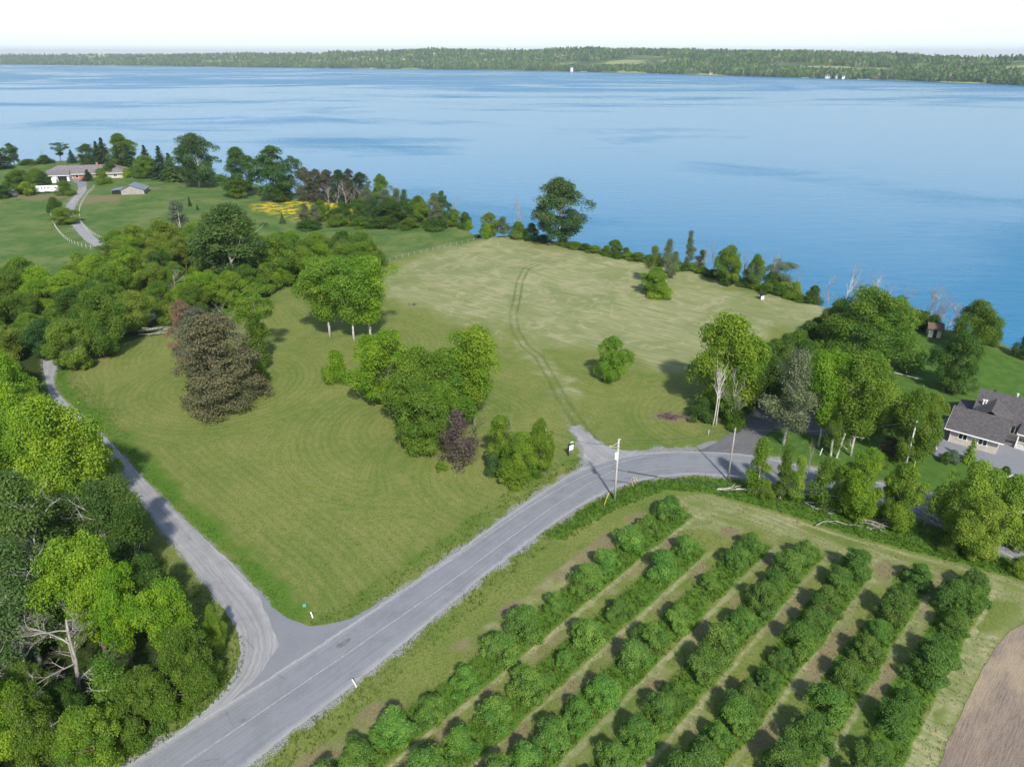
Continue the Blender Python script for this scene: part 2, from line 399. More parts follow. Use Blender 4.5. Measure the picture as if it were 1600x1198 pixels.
def fattr(name, a):
    at = me.attributes.new(name, 'FLOAT', 'POINT'); at.data.foreach_set('value', a.astype(np.float32))
z0 = np.zeros_like(x)
cattr('cover_a', hay, lush, soil, hay * 0 + 1); fattr('gravel', gravel)
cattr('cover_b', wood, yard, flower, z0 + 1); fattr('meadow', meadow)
fattr('mowd', dm); fattr('mow', mow); fattr('tyre', tyre)

def ground_material():
    m, nt, out = newmat('ground_cover'); b = NB(nt); P = b.pos()
    def sep(at):
        s_ = b.n('ShaderNodeSeparateColor'); nt.links.new(b.attr(at).outputs['Color'], s_.inputs[0]); return s_.outputs
    A = sep('cover_a'); B = sep('cover_b')
    fine = b.noise(3.2, P, 3, .7); mid = b.noise(.55, P, 4, .6); big = b.noise(.07, P, 4, .6); vf = b.noise(9, P, 2, .6)
    def jit(v, lo=.3, hi=.7, amt=.8):      # a soft mask broken up by noise
        return b.ramp(b.math('ADD', v, b.math('MULTIPLY', b.math('SUBTRACT', fine, .5), amt)), lo, hi)
    md = b.attr('mowd').outputs['Fac']
    wob = b.math('MULTIPLY', mid, 1.3)
    st = b.math('SINE', b.math('ADD', b.math('MULTIPLY', md, 2 * math.pi / 1.3), wob))
    st2 = b.math('SINE', b.math('ADD', b.math('MULTIPLY', md, 2 * math.pi / 5.3), b.math('MULTIPLY', big, 5.0)))
    stripes = b.math('ADD', b.math('MULTIPLY', st, .6), b.math('MULTIPLY', st2, .4))
    mow = b.attr('mow').outputs['Fac']
    # lawn
    lawn = b.mix(b.ramp(big, .3, .72), (0.098, 0.152, 0.026), (0.170, 0.192, 0.048))
    lawn = b.mix(b.math('MULTIPLY', b.ramp(mid, .45, .75), .45), lawn, (0.185, 0.175, 0.068))
    lawn = b.mix(b.math('MULTIPLY', b.ramp(fine, .44, .60), .62), lawn, (0.050, 0.098, 0.014))
    lawn = b.mix(b.math('MULTIPLY', b.ramp(b.noise(1.1, P, 6, .75), .56, .66), .4), lawn, (0.062, 0.115, 0.018))
    lawn = b.mix(b.math('MULTIPLY', b.ramp(vf, .5, .68), .4), lawn, (0.25, 0.26, 0.10))
    lawn = b.mix(b.math('MULTIPLY', b.ramp(b.noise(1.5, P, 5, .8), .55, .8), .5), lawn, (0.23, 0.23, 0.09))
    sm = b.math('MULTIPLY', b.math('ADD', b.math('MULTIPLY', stripes, .5), .5), b.math('MULTIPLY', mow, b.ramp(mid, .25, .6)))
    lawn = b.mix(b.math('MULTIPLY', sm, .45), lawn, (0.225, 0.225, 0.08))
    # meadow pasture
    mea = b.mix(b.ramp(big, .35, .65), (0.062, 0.125, 0.028), (0.125, 0.165, 0.05))
    mea = b.mix(b.math('MULTIPLY', b.ramp(b.noise(.16, P, 5, .65), .5, .62), .6), mea, (0.045, 0.10, 0.022))
    mea = b.mix(b.math('MULTIPLY', b.ramp(b.noise(.33, P, 3), .6, .72), .35), mea, (0.21, 0.19, 0.08))
    c = b.mix(b.attr('meadow').outputs['Fac'], lawn, mea)
    # tended yard
    yd = b.mix(b.ramp(mid, .3, .7), (0.045, 0.105, 0.018), (0.075, 0.145, 0.025))
    yd = b.mix(b.math('MULTIPLY', b.math('ADD', b.math('MULTIPLY', st, .5), .5), .2), yd, (0.10, 0.17, 0.03))
    c = b.mix(B[1], c, yd)
    # cut hay
    P2 = b.mapping(P, (1, 1, 1), (0, 0, -math.atan2(hv_[1], hv_[0])))
    streak = b.noise(1.0, b.mapping(P2, (.12, 1.6, 1)), 4, .6)
    hy_ = b.mix(b.ramp(streak, .3, .7), (0.165, 0.21, 0.08), (0.34, 0.325, 0.18))
    hy_ = b.mix(b.math('MULTIPLY', b.ramp(b.math('MULTIPLY', stripes, b.ramp(big, .35, .65)), .1, .9), .55), hy_, (0.15, 0.165, 0.065))
    hy_ = b.mix(b.math('MULTIPLY', b.ramp(b.noise(.045, P, 4, .6, 1.5), .44, .60), .62), hy_, (0.155, 0.195, 0.07))
    hy_ = b.mix(b.math('MULTIPLY', b.ramp(b.noise(.11, P, 5, .65, 2.0), .52, .6), .4), hy_, (0.42, 0.37, 0.24))
    hy_ = b.mix(b.math('MULTIPLY', b.ramp(vf, .45, .7), .5), hy_, (0.13, 0.14, 0.06))
    c = b.mix(b.math('MULTIPLY', jit(A[0], .25, .8, .9), .92), c, hy_)
    # tall lush grass
    lu = b.mix(b.ramp(fine, .3, .7), (0.045, 0.11, 0.012), (0.10, 0.19, 0.025))
    lu = b.mix(b.math('MULTIPLY', b.ramp(mid, .55, .75), .35), lu, (0.17, 0.20, 0.05))
    c = b.mix(jit(A[1], .3, .75, .5), c, lu)
    # worn, browned soil
    so_ = b.mix(b.ramp(vf, .3, .7), (0.11, 0.098, 0.05), (0.24, 0.20, 0.11))
    c = b.mix(b.math('MULTIPLY', jit(A[2], .35, .7, .8), .85), c, so_)
    # tyre tracks
    c = b.mix(b.math('MULTIPLY', b.attr('tyre').outputs['Fac'], .85), c, (0.075, 0.105, 0.03))
    # wood floor
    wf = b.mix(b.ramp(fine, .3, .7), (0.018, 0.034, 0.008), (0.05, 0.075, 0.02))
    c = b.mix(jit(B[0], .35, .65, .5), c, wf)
    # yellow blossom
    fl = b.math('MULTIPLY', B[2], b.ramp(b.noise(.22, P, 4, .7), .47, .56))
    c = b.mix(b.math('MULTIPLY', fl, .85), c, (0.58, 0.42, 0.02))
    # small pale weeds
    vo = b.n('ShaderNodeTexVoronoi'); vo.inputs['Scale'].default_value = .5; nt.links.new(P, vo.inputs['Vector'])
    wd = b.math('MULTIPLY', b.math('LESS_THAN', vo.outputs['Distance'], .10), b.ramp(big, .45, .6))
    c = b.mix(b.math('MULTIPLY', wd, .35), c, (0.3, 0.3, 0.16))
    # gravel
    gr = b.mix(b.ramp(vf, .35, .65), (0.13, 0.13, 0.13), (0.31, 0.31, 0.31))
    gj = b.math('ADD', b.attr('gravel').outputs['Fac'], b.math('MULTIPLY', b.math('SUBTRACT', vf, .5), 2.2))
    c = b.mix(b.ramp(gj, .55, .75), c, gr)
    hh = b.math('ADD', b.math('MULTIPLY', fine, .6), b.math('MULTIPLY', vf, .4))
    hh = b.math('MULTIPLY', hh, b.math('ADD', .4, A[1]))
    nt.links.new(b.bsdf(c, .95, .1, b.bump(hh, .55, .35)), out.inputs[0])
    return m
me.materials.append(ground_material())
tag(mkobj('ground', me), kind='structure')

# ------------------------------------------------------------------ roads
def resample(P, n):
    P = np.asarray(P); d = np.r_[0, np.cumsum(np.linalg.norm(np.diff(P, axis=0), axis=1))]
    # smooth the corner points a little
    t = np.linspace(0, d[-1], n); Q = np.stack([np.interp(t, d, P[:, 0]), np.interp(t, d, P[:, 1])], -1)
    k = max(1, int(n / len(P) * .6)); ker = np.ones(2 * k + 1) / (2 * k + 1)
    for _ in range(2):
        Qp = np.vstack([np.repeat(Q[:1], k, 0) * 2 - Q[1:k + 1][::-1], Q, np.repeat(Q[-1:], k, 0) * 2 - Q[-k - 1:-1][::-1]])
        Q = np.stack([np.convolve(Qp[:, 0], ker, 'valid'), np.convolve(Qp[:, 1], ker, 'valid')], -1)
    return Q
def ribbon(name, Lp, Rp, dz, mat, n=500, m=12, jit=0.0, seed=0):
    Lq = resample(Lp, n); Rq = resample(Rp, n); W = Rq - Lq; wl_ = np.linalg.norm(W, axis=1, keepdims=True); Wn = W / wl_
    r = np.random.default_rng(seed)
    if jit:
        for Q, sg in ((Lq, 1), (Rq, -1)):
            j = r.normal(0, 1, n); j = np.convolve(j, np.ones(3) / 3, 'same') + .8 * np.convolve(r.normal(0, 1, n), np.ones(17) / 17, 'same') * 2
            Q += Wn * (j * jit)[:, None] * sg
    t = np.linspace(0, 1, m)[None, :, None]
    P = Lq[:, None] * (1 - t) + Rq[:, None] * t
    V = np.concatenate([P, (hgt(P[..., 0], P[..., 1]) + dz)[..., None]], -1).reshape(-1, 3)
    id_ = np.arange(n * m).reshape(n, m)
    F = np.stack([id_[:-1, :-1], id_[:-1, 1:], id_[1:, 1:], id_[1:, :-1]], -1).reshape(-1, 4)
    me = mkmesh(name, V, F, mat, True)
    nrm = np.zeros(len(me.polygons) * 3, np.float32); me.polygons.foreach_get('normal', nrm)
    if nrm[2::3].mean() < 0: me.flip_normals()
    al = np.r_[0, np.cumsum(np.linalg.norm(np.diff((Lq + Rq) / 2, axis=0), axis=1))]
    ac = (t[0, :, 0][None, :] - .5) * wl_
    at = me.attributes.new('lane', 'FLOAT_COLOR', 'POINT')
    C = np.stack([ac, np.repeat(al[:, None], m, 1), np.repeat(t[0, :, 0][None, :], n, 0), np.ones((n, m))], -1)
    at.data.foreach_set('color', C.astype(np.float32).ravel())
    return tag(mkobj(name, me), kind='structure')
def drape(name, P, step, dz, mat, jit=0.0, seed=0):
    P = np.asarray(P); d = []
    for i in range(len(P)):
        a = P[i]; b_ = P[(i + 1) % len(P)]; k = max(1, int(np.linalg.norm(b_ - a) / step))
        for j in range(k): d.append(a + (b_ - a) * j / k)
    B = np.array(d); r = np.random.default_rng(seed); B = B + r.normal(0, 1, B.shape) * jit
    lo, hi = B.min(0), B.max(0)
    xs, ys = np.meshgrid(np.arange(lo[0], hi[0], step * 1.5), np.arange(lo[1], hi[1], step * 1.5))
    k = sd(xs.ravel(), ys.ravel(), B) > step * .5
    I = np.stack([xs.ravel()[k], ys.ravel()[k]], -1)
    vs = [Vector(v) for v in np.vstack([B, I])]; nb = len(B)
    res = delaunay_2d_cdt(vs, [(i, (i + 1) % nb) for i in range(nb)], [], 1, 1e-5)
    V = np.array([[v.x, v.y, zt(v.x, v.y) + dz] for v in res[0]])
    me = mkmesh(name, V, res[2], mat, True)
    if len(me.polygons) and sum(p.normal.z for p in me.polygons) < 0: me.flip_normals()
    return tag(mkobj(name, me), kind='structure')

def road_material(name, dark, lite, track, wear=.5, blotch=.4, dusty=0.0):
    m, nt, out = newmat(name); b = NB(nt); P = b.pos()
    s_ = b.n('ShaderNodeSeparateColor'); nt.links.new(b.attr('lane').outputs['Color'], s_.inputs[0])
    cv = b.n('ShaderNodeCombineXYZ'); nt.links.new(s_.outputs[0], cv.inputs[0]); nt.links.new(s_.outputs[1], cv.inputs[1])
    streak = b.noise(1.0, b.mapping(cv.outputs[0], (3.2, .07, 1)), 5, .7, .3)
    streak2 = b.noise(1.0, b.mapping(cv.outputs[0], (.9, .03, 1)), 3, .6)
    blot = b.noise(.35, P, 5, .65); grit = b.noise(7, P, 3, .8)
    c = b.mix(b.ramp(streak, .3, .7), dark, lite)
    c = b.mix(b.math('MULTIPLY', b.ramp(streak2, .5, .7), wear), c, track)
    c = b.mix(b.math('MULTIPLY', b.ramp(blot, .4, .7), blotch), c, tuple(.8 * v for v in dark))
    if dusty:
        e = b.math('ABSOLUTE', b.math('SUBTRACT', s_.outputs[2], .5))
        c = b.mix(b.math('MULTIPLY', b.ramp(b.math('ADD', e, b.math('MULTIPLY', b.math('SUBTRACT', grit, .5), .18)), .38, .5), dusty), c, (0.42, 0.41, 0.39))
    c = b.mix(b.math('MULTIPLY', b.ramp(grit, .3, .75), .3), c, tuple(1.25 * v for v in lite))
    ck = b.n('ShaderNodeTexVoronoi', feature='DISTANCE_TO_EDGE'); ck.inputs['Scale'].default_value = .28
    nt.links.new(b.mapping(cv.outputs[0], (1.2, .5, 1)), ck.inputs['Vector'])
    cr = b.math('MULTIPLY', b.math('LESS_THAN', ck.outputs['Distance'], .006), b.ramp(blot, .45, .6))
    c = b.mix(b.math('MULTIPLY', cr, .45), c, tuple(.5 * v for v in dark))
    nt.links.new(b.bsdf(c, .9, .25, b.bump(grit, .25, .03)), out.inputs[0])
    return m
M_ASPH = road_material('asphalt', (0.160, 0.170, 0.188), (0.220, 0.232, 0.252), (0.200, 0.211, 0.230), .6, .45, .5)
M_LANE = road_material('lane_gravel', (0.19, 0.195, 0.205), (0.31, 0.31, 0.315), (0.37, 0.37, 0.37), .7, .45)
M_YARDASPH = road_material('yard_asphalt', (0.10, 0.10, 0.105), (0.15, 0.15, 0.16), (0.12, 0.12, 0.125), .4, .4)
M_PAD = road_material('pad_asphalt', (0.165, 0.175, 0.195), (0.22, 0.23, 0.25), (0.20, 0.21, 0.225), .3, .3)

ribbon('gravel_lane', LANE_L, LANE_R, .03, M_LANE, 420, 12, .12, 1)
drape('junction_apron', FAN, .8, .036, M_PAD, .08, 2)
ribbon('asphalt_road', NEDGE, SEDGE, .042, M_ASPH, 620, 14, .10, 3)
def offline(P, w): 
    P = resample(P, 260); t = np.gradient(P, axis=0); t /= np.linalg.norm(t, axis=1, keepdims=True); nn = np.stack([-t[:, 1], t[:, 0]], -1)
    return P + nn * w / 2, P - nn * w / 2
dl, dr = offline(DRIVE, 3.6)
ribbon('farm_driveway', dl, dr, .034, M_LANE, 300, 6, .1, 4)
drape('farmyard', GL([(118, 283), (96, 283), (98, 277), (130, 276), (136, 282), (134, 292), (124, 294)]), 2.0, .05, M_PAD, .1, 5)
ribbon('field_entrance', TRACK_IN_L, TRACK_IN_R, .024, M_LANE, 120, 8, .3, 6)
ribbon('neighbour_driveway', YARD_L, YARD_R, .034, M_YARDASPH, 160, 8, .08, 7)
drape('house_forecourt', PAD, .9, .034, M_PAD, .05, 8)
drape('far_pad_patch', GL([(1690, 700), (1720, 760), (1800, 800), (1900, 760), (1800, 700)]), 2, .03, M_PAD)
# worn seams along the asphalt
M_SEAM = simple('seam_paint', (0.31, 0.32, 0.335), .8, .3, 3)
for pts, nm in (([(220, 1185), (400, 1077), (545, 981), (672, 898), (760, 838), (850, 776), (957, 722), (1010, 712)], 'edge_line'),
                ([(285, 1197), (400, 1120), (560, 1010), (720, 898), (850, 803), (905, 765), (960, 736)], 'centre_line')):
    a_, b_ = offline(GL(pts), .11); ribbon(nm, a_, b_, .054, M_SEAM, 300, 3, .012, 11)

ell = [(math.cos(t) * 1.0, math.sin(t) * .38) for t in np.linspace(0, 2 * math.pi, 18, endpoint=False)]
gp_ = G(537, 1006); ca_ = math.atan2(*(NEDGE[3] - NEDGE[2])[::-1])
drape('road_patch', [(gp_[0] + a * math.cos(ca_) - b_ * math.sin(ca_), gp_[1] + a * math.sin(ca_) + b_ * math.cos(ca_)) for a, b_ in ell], .3, .062, simple('tar_patch', (0.145, 0.15, 0.16), .9, .3, 2), .03)
# crop field
def crop_material():
    m, nt, out = newmat('stubble'); b = NB(nt); P = b.pos()
    a = math.atan2(DR[1], DR[0])
    Q = b.mapping(P, (1, 1, 1), (0, 0, -a))
    w = b.noise(1, b.mapping(Q, (.5, 5.5, 1)), 4, .75); big = b.noise(.12, b.mapping(Q, (.6, 1.6, 1)), 4, .6); f = b.noise(6, P, 3, .8)
    c = b.mix(b.ramp(w, .3, .7), (0.16, 0.125, 0.105), (0.26, 0.21, 0.17))
    c = b.mix(b.math('MULTIPLY', b.ramp(big, .42, .62), .7), c, (0.36, 0.29, 0.20))
    c = b.mix(b.math('MULTIPLY', b.ramp(f, .5, .8), .5), c, (0.10, 0.085, 0.065))
    c = b.mix(b.math('MULTIPLY', b.ramp(b.noise(2, P, 3), .6, .75), .25), c, (0.11, 0.15, 0.05))
    nt.links.new(b.bsdf(c, .95, .1, b.bump(b.math('ADD', w, f), .5, .12)), out.inputs[0]); return m
drape('stubble_field', CROP, 1.2, .03, crop_material(), .05, 9)

# ------------------------------------------------------------------ lake
def water_material():
    m, nt, out = newmat('lake_water'); b = NB(nt); P = b.pos()
    n_a = b.noise(1.0, b.mapping(P, (.0014, .0024, 1), (0, 0, math.radians(-24))), 6, .55, 1.6)
    n_b = b.noise(1.0, b.mapping(P, (.006, .014, 1), (0, 0, math.radians(-24))), 5, .6, 1.0)
    sx = b.n('ShaderNodeSeparateXYZ'); nt.links.new(P, sx.inputs[0])
    lee = b.math('MULTIPLY', b.ramp(sx.outputs[1], 230, 480), b.math('SUBTRACT', 1.0, b.ramp(sx.outputs[1], 900, 2300)))   # lee of the bluff, calmer water
    calm = b.ramp(b.math('ADD', b.math('ADD', b.math('MULTIPLY', n_a, .74), b.math('MULTIPLY', n_b, .26)), b.math('MULTIPLY', lee, .13)), .45, .62)
    rip = b.noise(.7, b.mapping(P, (.5, 1.0, 1), (0, 0, math.radians(12))), 4, .65)
    rip2 = b.noise(.16, b.mapping(P, (.4, 1.0, 1), (0, 0, math.radians(-8))), 3, .6)
    h = b.math('ADD', b.math('MULTIPLY', rip, .45), b.math('MULTIPLY', rip2, 1.1))
    nd = b.n('ShaderNodeBump'); nd.inputs['Distance'].default_value = .5; nt.links.new(h, nd.inputs['Height'])
    b.put(nd.inputs['Strength'], b.math('SUBTRACT', .75, b.math('MULTIPLY', calm, .5)))
    rough = b.math('SUBTRACT', .36, b.math('MULTIPLY', calm, .16))
    nt.links.new(b.bsdf((0.005, 0.150, 0.300), rough, .5, nd.outputs[0], IOR=1.33), out.inputs[0]); return m
wm = MB(); wm.add([(-9000, 100, WATER_Z), (9000, 100, WATER_Z), (9000, 13000, WATER_Z), (-9000, 13000, WATER_Z)], [(0, 1, 2, 3)])
tag(wm.build('lake', water_material()), kind='structure')

# ------------------------------------------------------------------ far shore: hills and their woods
FSH = GL([(-420, 100.5), (-200, 100.8), (0, 101), (190, 103), (350, 105), (520, 107), (700, 109), (890, 112), (1050, 116), (1200, 120.5), (1400, 126), (1600, 134), (1800, 143), (2200, 165), (2800, 200)], WATER_Z)
az = np.arctan2(FSH[:, 0], FSH[:, 1]); rr = np.hypot(FSH[:, 0], FSH[:, 1])
HTOP = ([-1500, 0, 190, 500, 515, 600, 720, 880, 1100, 1200, 1330, 1600, 1900, 2800], [40, 40, 44, 46, 60, 66, 70, 66, 62, 54, 46, 36, 30, 30])
def azpx(a): return 800 + FPX * np.tan(a) * 1.10
def farh(A, d):
    top_ = np.interp(azpx(A), *HTOP)
    t = np.clip(d / 850, 0, 1); t = t ** .8
    n = vnoise(A * 4000, d, 420, 9) - .5
    n2 = vnoise(A * 4000, d, 130, 19) - .5
    h = WATER_Z - 1 + (top_ + 13) * t * (1 + .30 * n + .16 * n2) 
    h = h * np.clip(1 - (d - 1500) / 14000, .45, 1) 
    return h
na, nd_ = 420, 60
A = np.linspace(az.min(), az.max(), na); D = np.r_[-60, np.linspace(0, 1500, 42), np.geomspace(1700, 4200, 9)]
AA, DD = np.meshgrid(A, D)
RR = np.interp(AA, az, rr) + DD + 25 * (vnoise(AA * 3500, AA * 0, 90, 5) - .5) * 2
ZZ = np.where(DD < 0, WATER_Z - 3, farh(AA, DD))
V = np.stack([RR * np.sin(AA), RR * np.cos(AA), ZZ], -1).reshape(-1, 3)
id_ = np.arange(V.shape[0]).reshape(DD.shape)
F = np.stack([id_[:-1, :-1], id_[:-1, 1:], id_[1:, 1:], id_[1:, :-1]], -1).reshape(-1, 4)
def hill_material():
    m, nt, out = newmat('far_hill_cover'); b = NB(nt); P = b.pos()
    c = b.mix(b.ramp(b.noise(.006, P, 4, .6), .4, .6), (0.045, 0.085, 0.03), (0.10, 0.14, 0.05))
    c = b.mix(b.ramp(b.noise(.0045, P, 2), .5, .56), c, (0.24, 0.28, 0.12))
    nt.links.new(b.bsdf(c, .95, .1), out.inputs[0]); return m
hme = mkmesh('far_hills', V, F, hill_material(), True)
tag(mkobj('far_hills', hme), kind='structure')

# ------------------------------------------------------------------ tree meshes
def unit(v): return v / (np.linalg.norm(v, axis=-1, keepdims=True) + 1e-9)
def leaf_cards(P, N, size, r, asp=0.62, tone=None):
    n = len(P); a = unit(np.cross(N, r.normal(0, 1, (n, 3)))); b_ = np.cross(N, a)
    s = size * r.uniform(.7, 1.35, n)[:, None]
    w = s * asp
    V = np.stack([P - a * s * .5, P - b_ * w * .5 + N * s * .08, P + a * s * .5, P + b_ * w * .5 + N * s * .08], 1).reshape(-1, 3)
    F = np.arange(4 * n).reshape(n, 4)
    return V, F, np.repeat(tone if tone is not None else r.random(n), 4)
def crown_mesh(name, clumps, nleaf, size, seed, mat=None, flat=.8, out=.5, shell=.35):
    """clumps: (n,4) centre+radius, axis assumed at x=y=0"""
    r = np.random.default_rng(seed); C = clumps[:, :3]; Rr = clumps[:, 3]
    w = Rr ** 2; w = w / w.sum(); cnt = np.maximum(6, (w * nleaf).astype(int)); ci = np.repeat(np.arange(len(C)), cnt); n = len(ci)
    mid = np.array([0, 0, C[:, 2].mean() - (C[:, 2].max() - C[:, 2].min()) * .25])
    o = unit(C - mid)[ci]
    d = unit(r.normal(0, 1, (n, 3)) + o * out * 1.3 + np.array([0, 0, .35]))
    rad = Rr[ci][:, None] * (shell + (1 - shell) * r.random((n, 1)) ** .6) * np.where(r.random((n, 1)) < .14, r.uniform(1.0, 1.4, (n, 1)), 1.0)
    P = C[ci] + d * rad * np.array([1, 1, flat])
    N = unit(d * .7 + np.array([0, 0, .35]) + r.normal(0, .55, (n, 3)))
    ct = r.random(len(C)); tone = np.clip(ct[ci] * .6 + r.random(n) * .4, 0, 1)
    V, F, T = leaf_cards(P, N, size, r, tone=tone)
    return mkmesh(name, V, F, mat or M_LEAF, False, T)
def clumps_round(r, H, W, z0, n, cr, shape='round', inner=.25):
    """clumps over an envelope of height H-z0 and width W"""
    out = []
    while len(out) < n:
        t = r.random(); a = r.random() * 2 * math.pi
        if shape == 'round': e = math.sqrt(max(0, 1 - (2 * t - .9) ** 2 / 1.21)); 
        elif shape == 'vase': e = .25 + .75 * min(1, t * 1.5) * math.sqrt(max(0, 1 - max(0, (t - .6) / .4) ** 2 * .8))
        elif shape == 'cone': e = 1 - t * .93
        elif shape == 'column': e = (math.sin(math.pi * min(1, .12 + t * .88)) ** .5) * (.75 if t > .6 else 1)
        elif shape == 'dome': e = math.sqrt(max(0, 1 - t * t * .92))
        e *= .8 + .35 * math.sin(a * 3 + z0 + t * 5 + n) * .5 + .2 * (r.random() - .5)
        f = 1 - inner * r.random() if r.random() < .8 else r.random() * .7
        rad = max(0, W / 2 * e * f - cr * .55); c = cr * r.choice([r.uniform(.45, .8), r.uniform(.8, 1.1), r.uniform(1.1, 1.5)])
        z = z0 + c * .4 + t * (H - z0 - c * .95)
        out.append((rad * math.cos(a), rad * math.sin(a), z, c))
    return np.array(out)
def trunk_mesh(name, r, H, rad, targets, mat, lean=.03, forks=1, nt_=10, top=.85):
    m = MB(); ln = np.array([r.normal(0, lean), r.normal(0, lean), 1.0])
    K = 7; pts = []
    for i in range(K):
        t = i / (K - 1); pts.append(np.array([0, 0, -0.3]) + (H * top + .3) * t * ln + np.array([math.sin(t * 5 + H) * .012 * H, math.cos(t * 4) * .012 * H, 0]))
    m.tube(pts, [rad * (1.25 if i == 0 else 1 - .85 * i / (K - 1)) for i in range(K)], 7)
    tg = targets[np.argsort(-r.random(len(targets)))][:nt_]
    for c in tg:
        z = max(.14 * H, min(H * top * .85, c[2] * r.uniform(.42, .68))); t = (z + .3) / (H * top + .3); k = t * (K - 1); i = int(k)
        p = pts[i] * (1 - (k - i)) + pts[min(i + 1, K - 1)] * (k - i); q = c[:3]; mid = (p + q) / 2 + np.array([0, 0, -.06 * np.linalg.norm(q - p)]) + r.normal(0, .15, 3)
        r0 = rad * (1 - .8 * t) * .55
        m.tube([p, mid, q], [r0, r0 * .6, r0 * .18], 5, False)
    return m.mesh(name, mat, True)
PROTO = {}
def proto(kind, crown, trunk, H, W, extra=None):
    co = np.zeros(len(crown.vertices) * 3, np.float32); crown.vertices.foreach_get('co', co); co = co.reshape(-1, 3)
    W = np.percentile(np.abs(co[:, 0]), 99.3) + np.percentile(np.abs(co[:, 1]), 99.3); H = np.percentile(co[:, 2], 99.7)
    PROTO.setdefault(kind, []).append((crown, trunk, H, W, extra))

def mk_broad(kind, n, H, W, z0f, nc, cr, nleaf, size, shape, bark, seed, nt_=12, inner=.25, flat=.8, tr=.025, out=.5, shell=.35):
    for i in range(n):
        r = np.random.default_rng(seed + i)
        c = clumps_round(r, H, W, H * z0f, nc, cr, shape, inner)
        proto(kind, crown_mesh('crown', c, nleaf, size, seed + 50 + i, None, flat, out, shell), trunk_mesh('trunk', r, H, H * tr, c, bark, .03, 1, nt_), H, W)
mk_broad('maple', 5, 11, 10.5, .06, 85, 1.2, 30000, .25, 'round', M_BARK, 100, 12, .35, .95, .025, .6, .4)
mk_broad('field', 3, 12, 11, .18, 80, 1.3, 28000, .25, 'vase', M_BARK, 140, 16, .35)
mk_broad('cotton', 3, 22, 17, .10, 90, 2.0, 25000, .45, 'round', M_PALEBARK, 180, 9, .35, .85, .018)
mk_broad('birch', 3, 14, 8.5, .18, 60, 1.15, 17000, .23, 'column', M_PALEBARK, 220, 26, .45, .9, .014, .3, .1)
mk_broad('locust', 2, 14, 11, .35, 46, 1.25, 15000, .23, 'vase', M_BARK, 260, 22, .35, .55, .014)
mk_broad('poplar', 3, 11, 5.0, .06, 46, .95, 14000, .22, 'column', M_PALEBARK, 300, 18, .4, .95, .014, .3, .1)
mk_broad('shrub', 4, 4, 5.0, .0, 34, .95, 10000, .20, 'dome', M_BARK, 340, 6, .3)
mk_broad('orchard', 7, 3.2, 3.9, .04, 58, .50, 13000, .13, 'dome', M_BARK, 380, 14, .4, .95, .03, .8, .45)
mk_broad('willowy', 2, 15, 20, .08, 110, 1.7, 30000, .34, 'dome', M_BARK, 420, 18, .35, .8, .03)
mk_broad('grove', 3, 16, 12, .26, 80, 1.6, 28000, .29, 'vase', M_PALEBARK, 460, 14, .35, .8, .014)
for i in range(3):                       # spruces: tiers of drooping sprays
    r = np.random.default_rng(500 + i); H, W = 14., 6.5; P = []; N = []
    tz = .6
    while tz < H - .3:
        f = 1 - tz / H; L = W / 2 * (f ** .85) * r.uniform(.85, 1.1); k = int(6 + 9 * f)
        for j in range(k):
            a = r.random() * 6.283; Lj = L * r.uniform(.75, 1.1); s = np.linspace(.12, 1, max(4, int(Lj * 7)))
            for q in range(2):
                pr = np.stack([np.cos(a) * s * Lj, np.sin(a) * s * Lj, tz - .32 * Lj * s ** 1.4 + .05 * L], -1) + r.normal(0, .13, (len(s), 3))
                P.append(pr); N.append(unit(np.array([math.cos(a) * .5, math.sin(a) * .5, .8]) + r.normal(0, .4, (len(s), 3))))
        tz += .42 + .25 * f
    P = np.concatenate(P); N = np.concatenate(N)
    V, F, T = leaf_cards(P, N, .5, r, .55)
    m = MB(); m.tube([(0, 0, -.3), (0, 0, H * .5), (0, 0, H * .97)], [.24, .14, .02], 6)
    proto('spruce', mkmesh('crown', V, F, M_NEEDLE, False, T), m.mesh('trunk', M_BARK, True), H, W)
for i in range(2):                       # broad shaggy conifer, fine dense sprays
    r = np.random.default_rng(520 + i); H, W = 15., 12.; c = clumps_round(r, H, W, .06, 170, 1.4, 'dome' if i else 'round', .3)
    c[:, 0:2] *= 1.05
    cm = crown_mesh('crown', c, 34000, .25, 530 + i, M_NEEDLE, .5, .6, .2)
    proto('shaggy', cm, trunk_mesh('trunk', r, H, .3, c, M_BARK, .02, 1, 20), H, W)

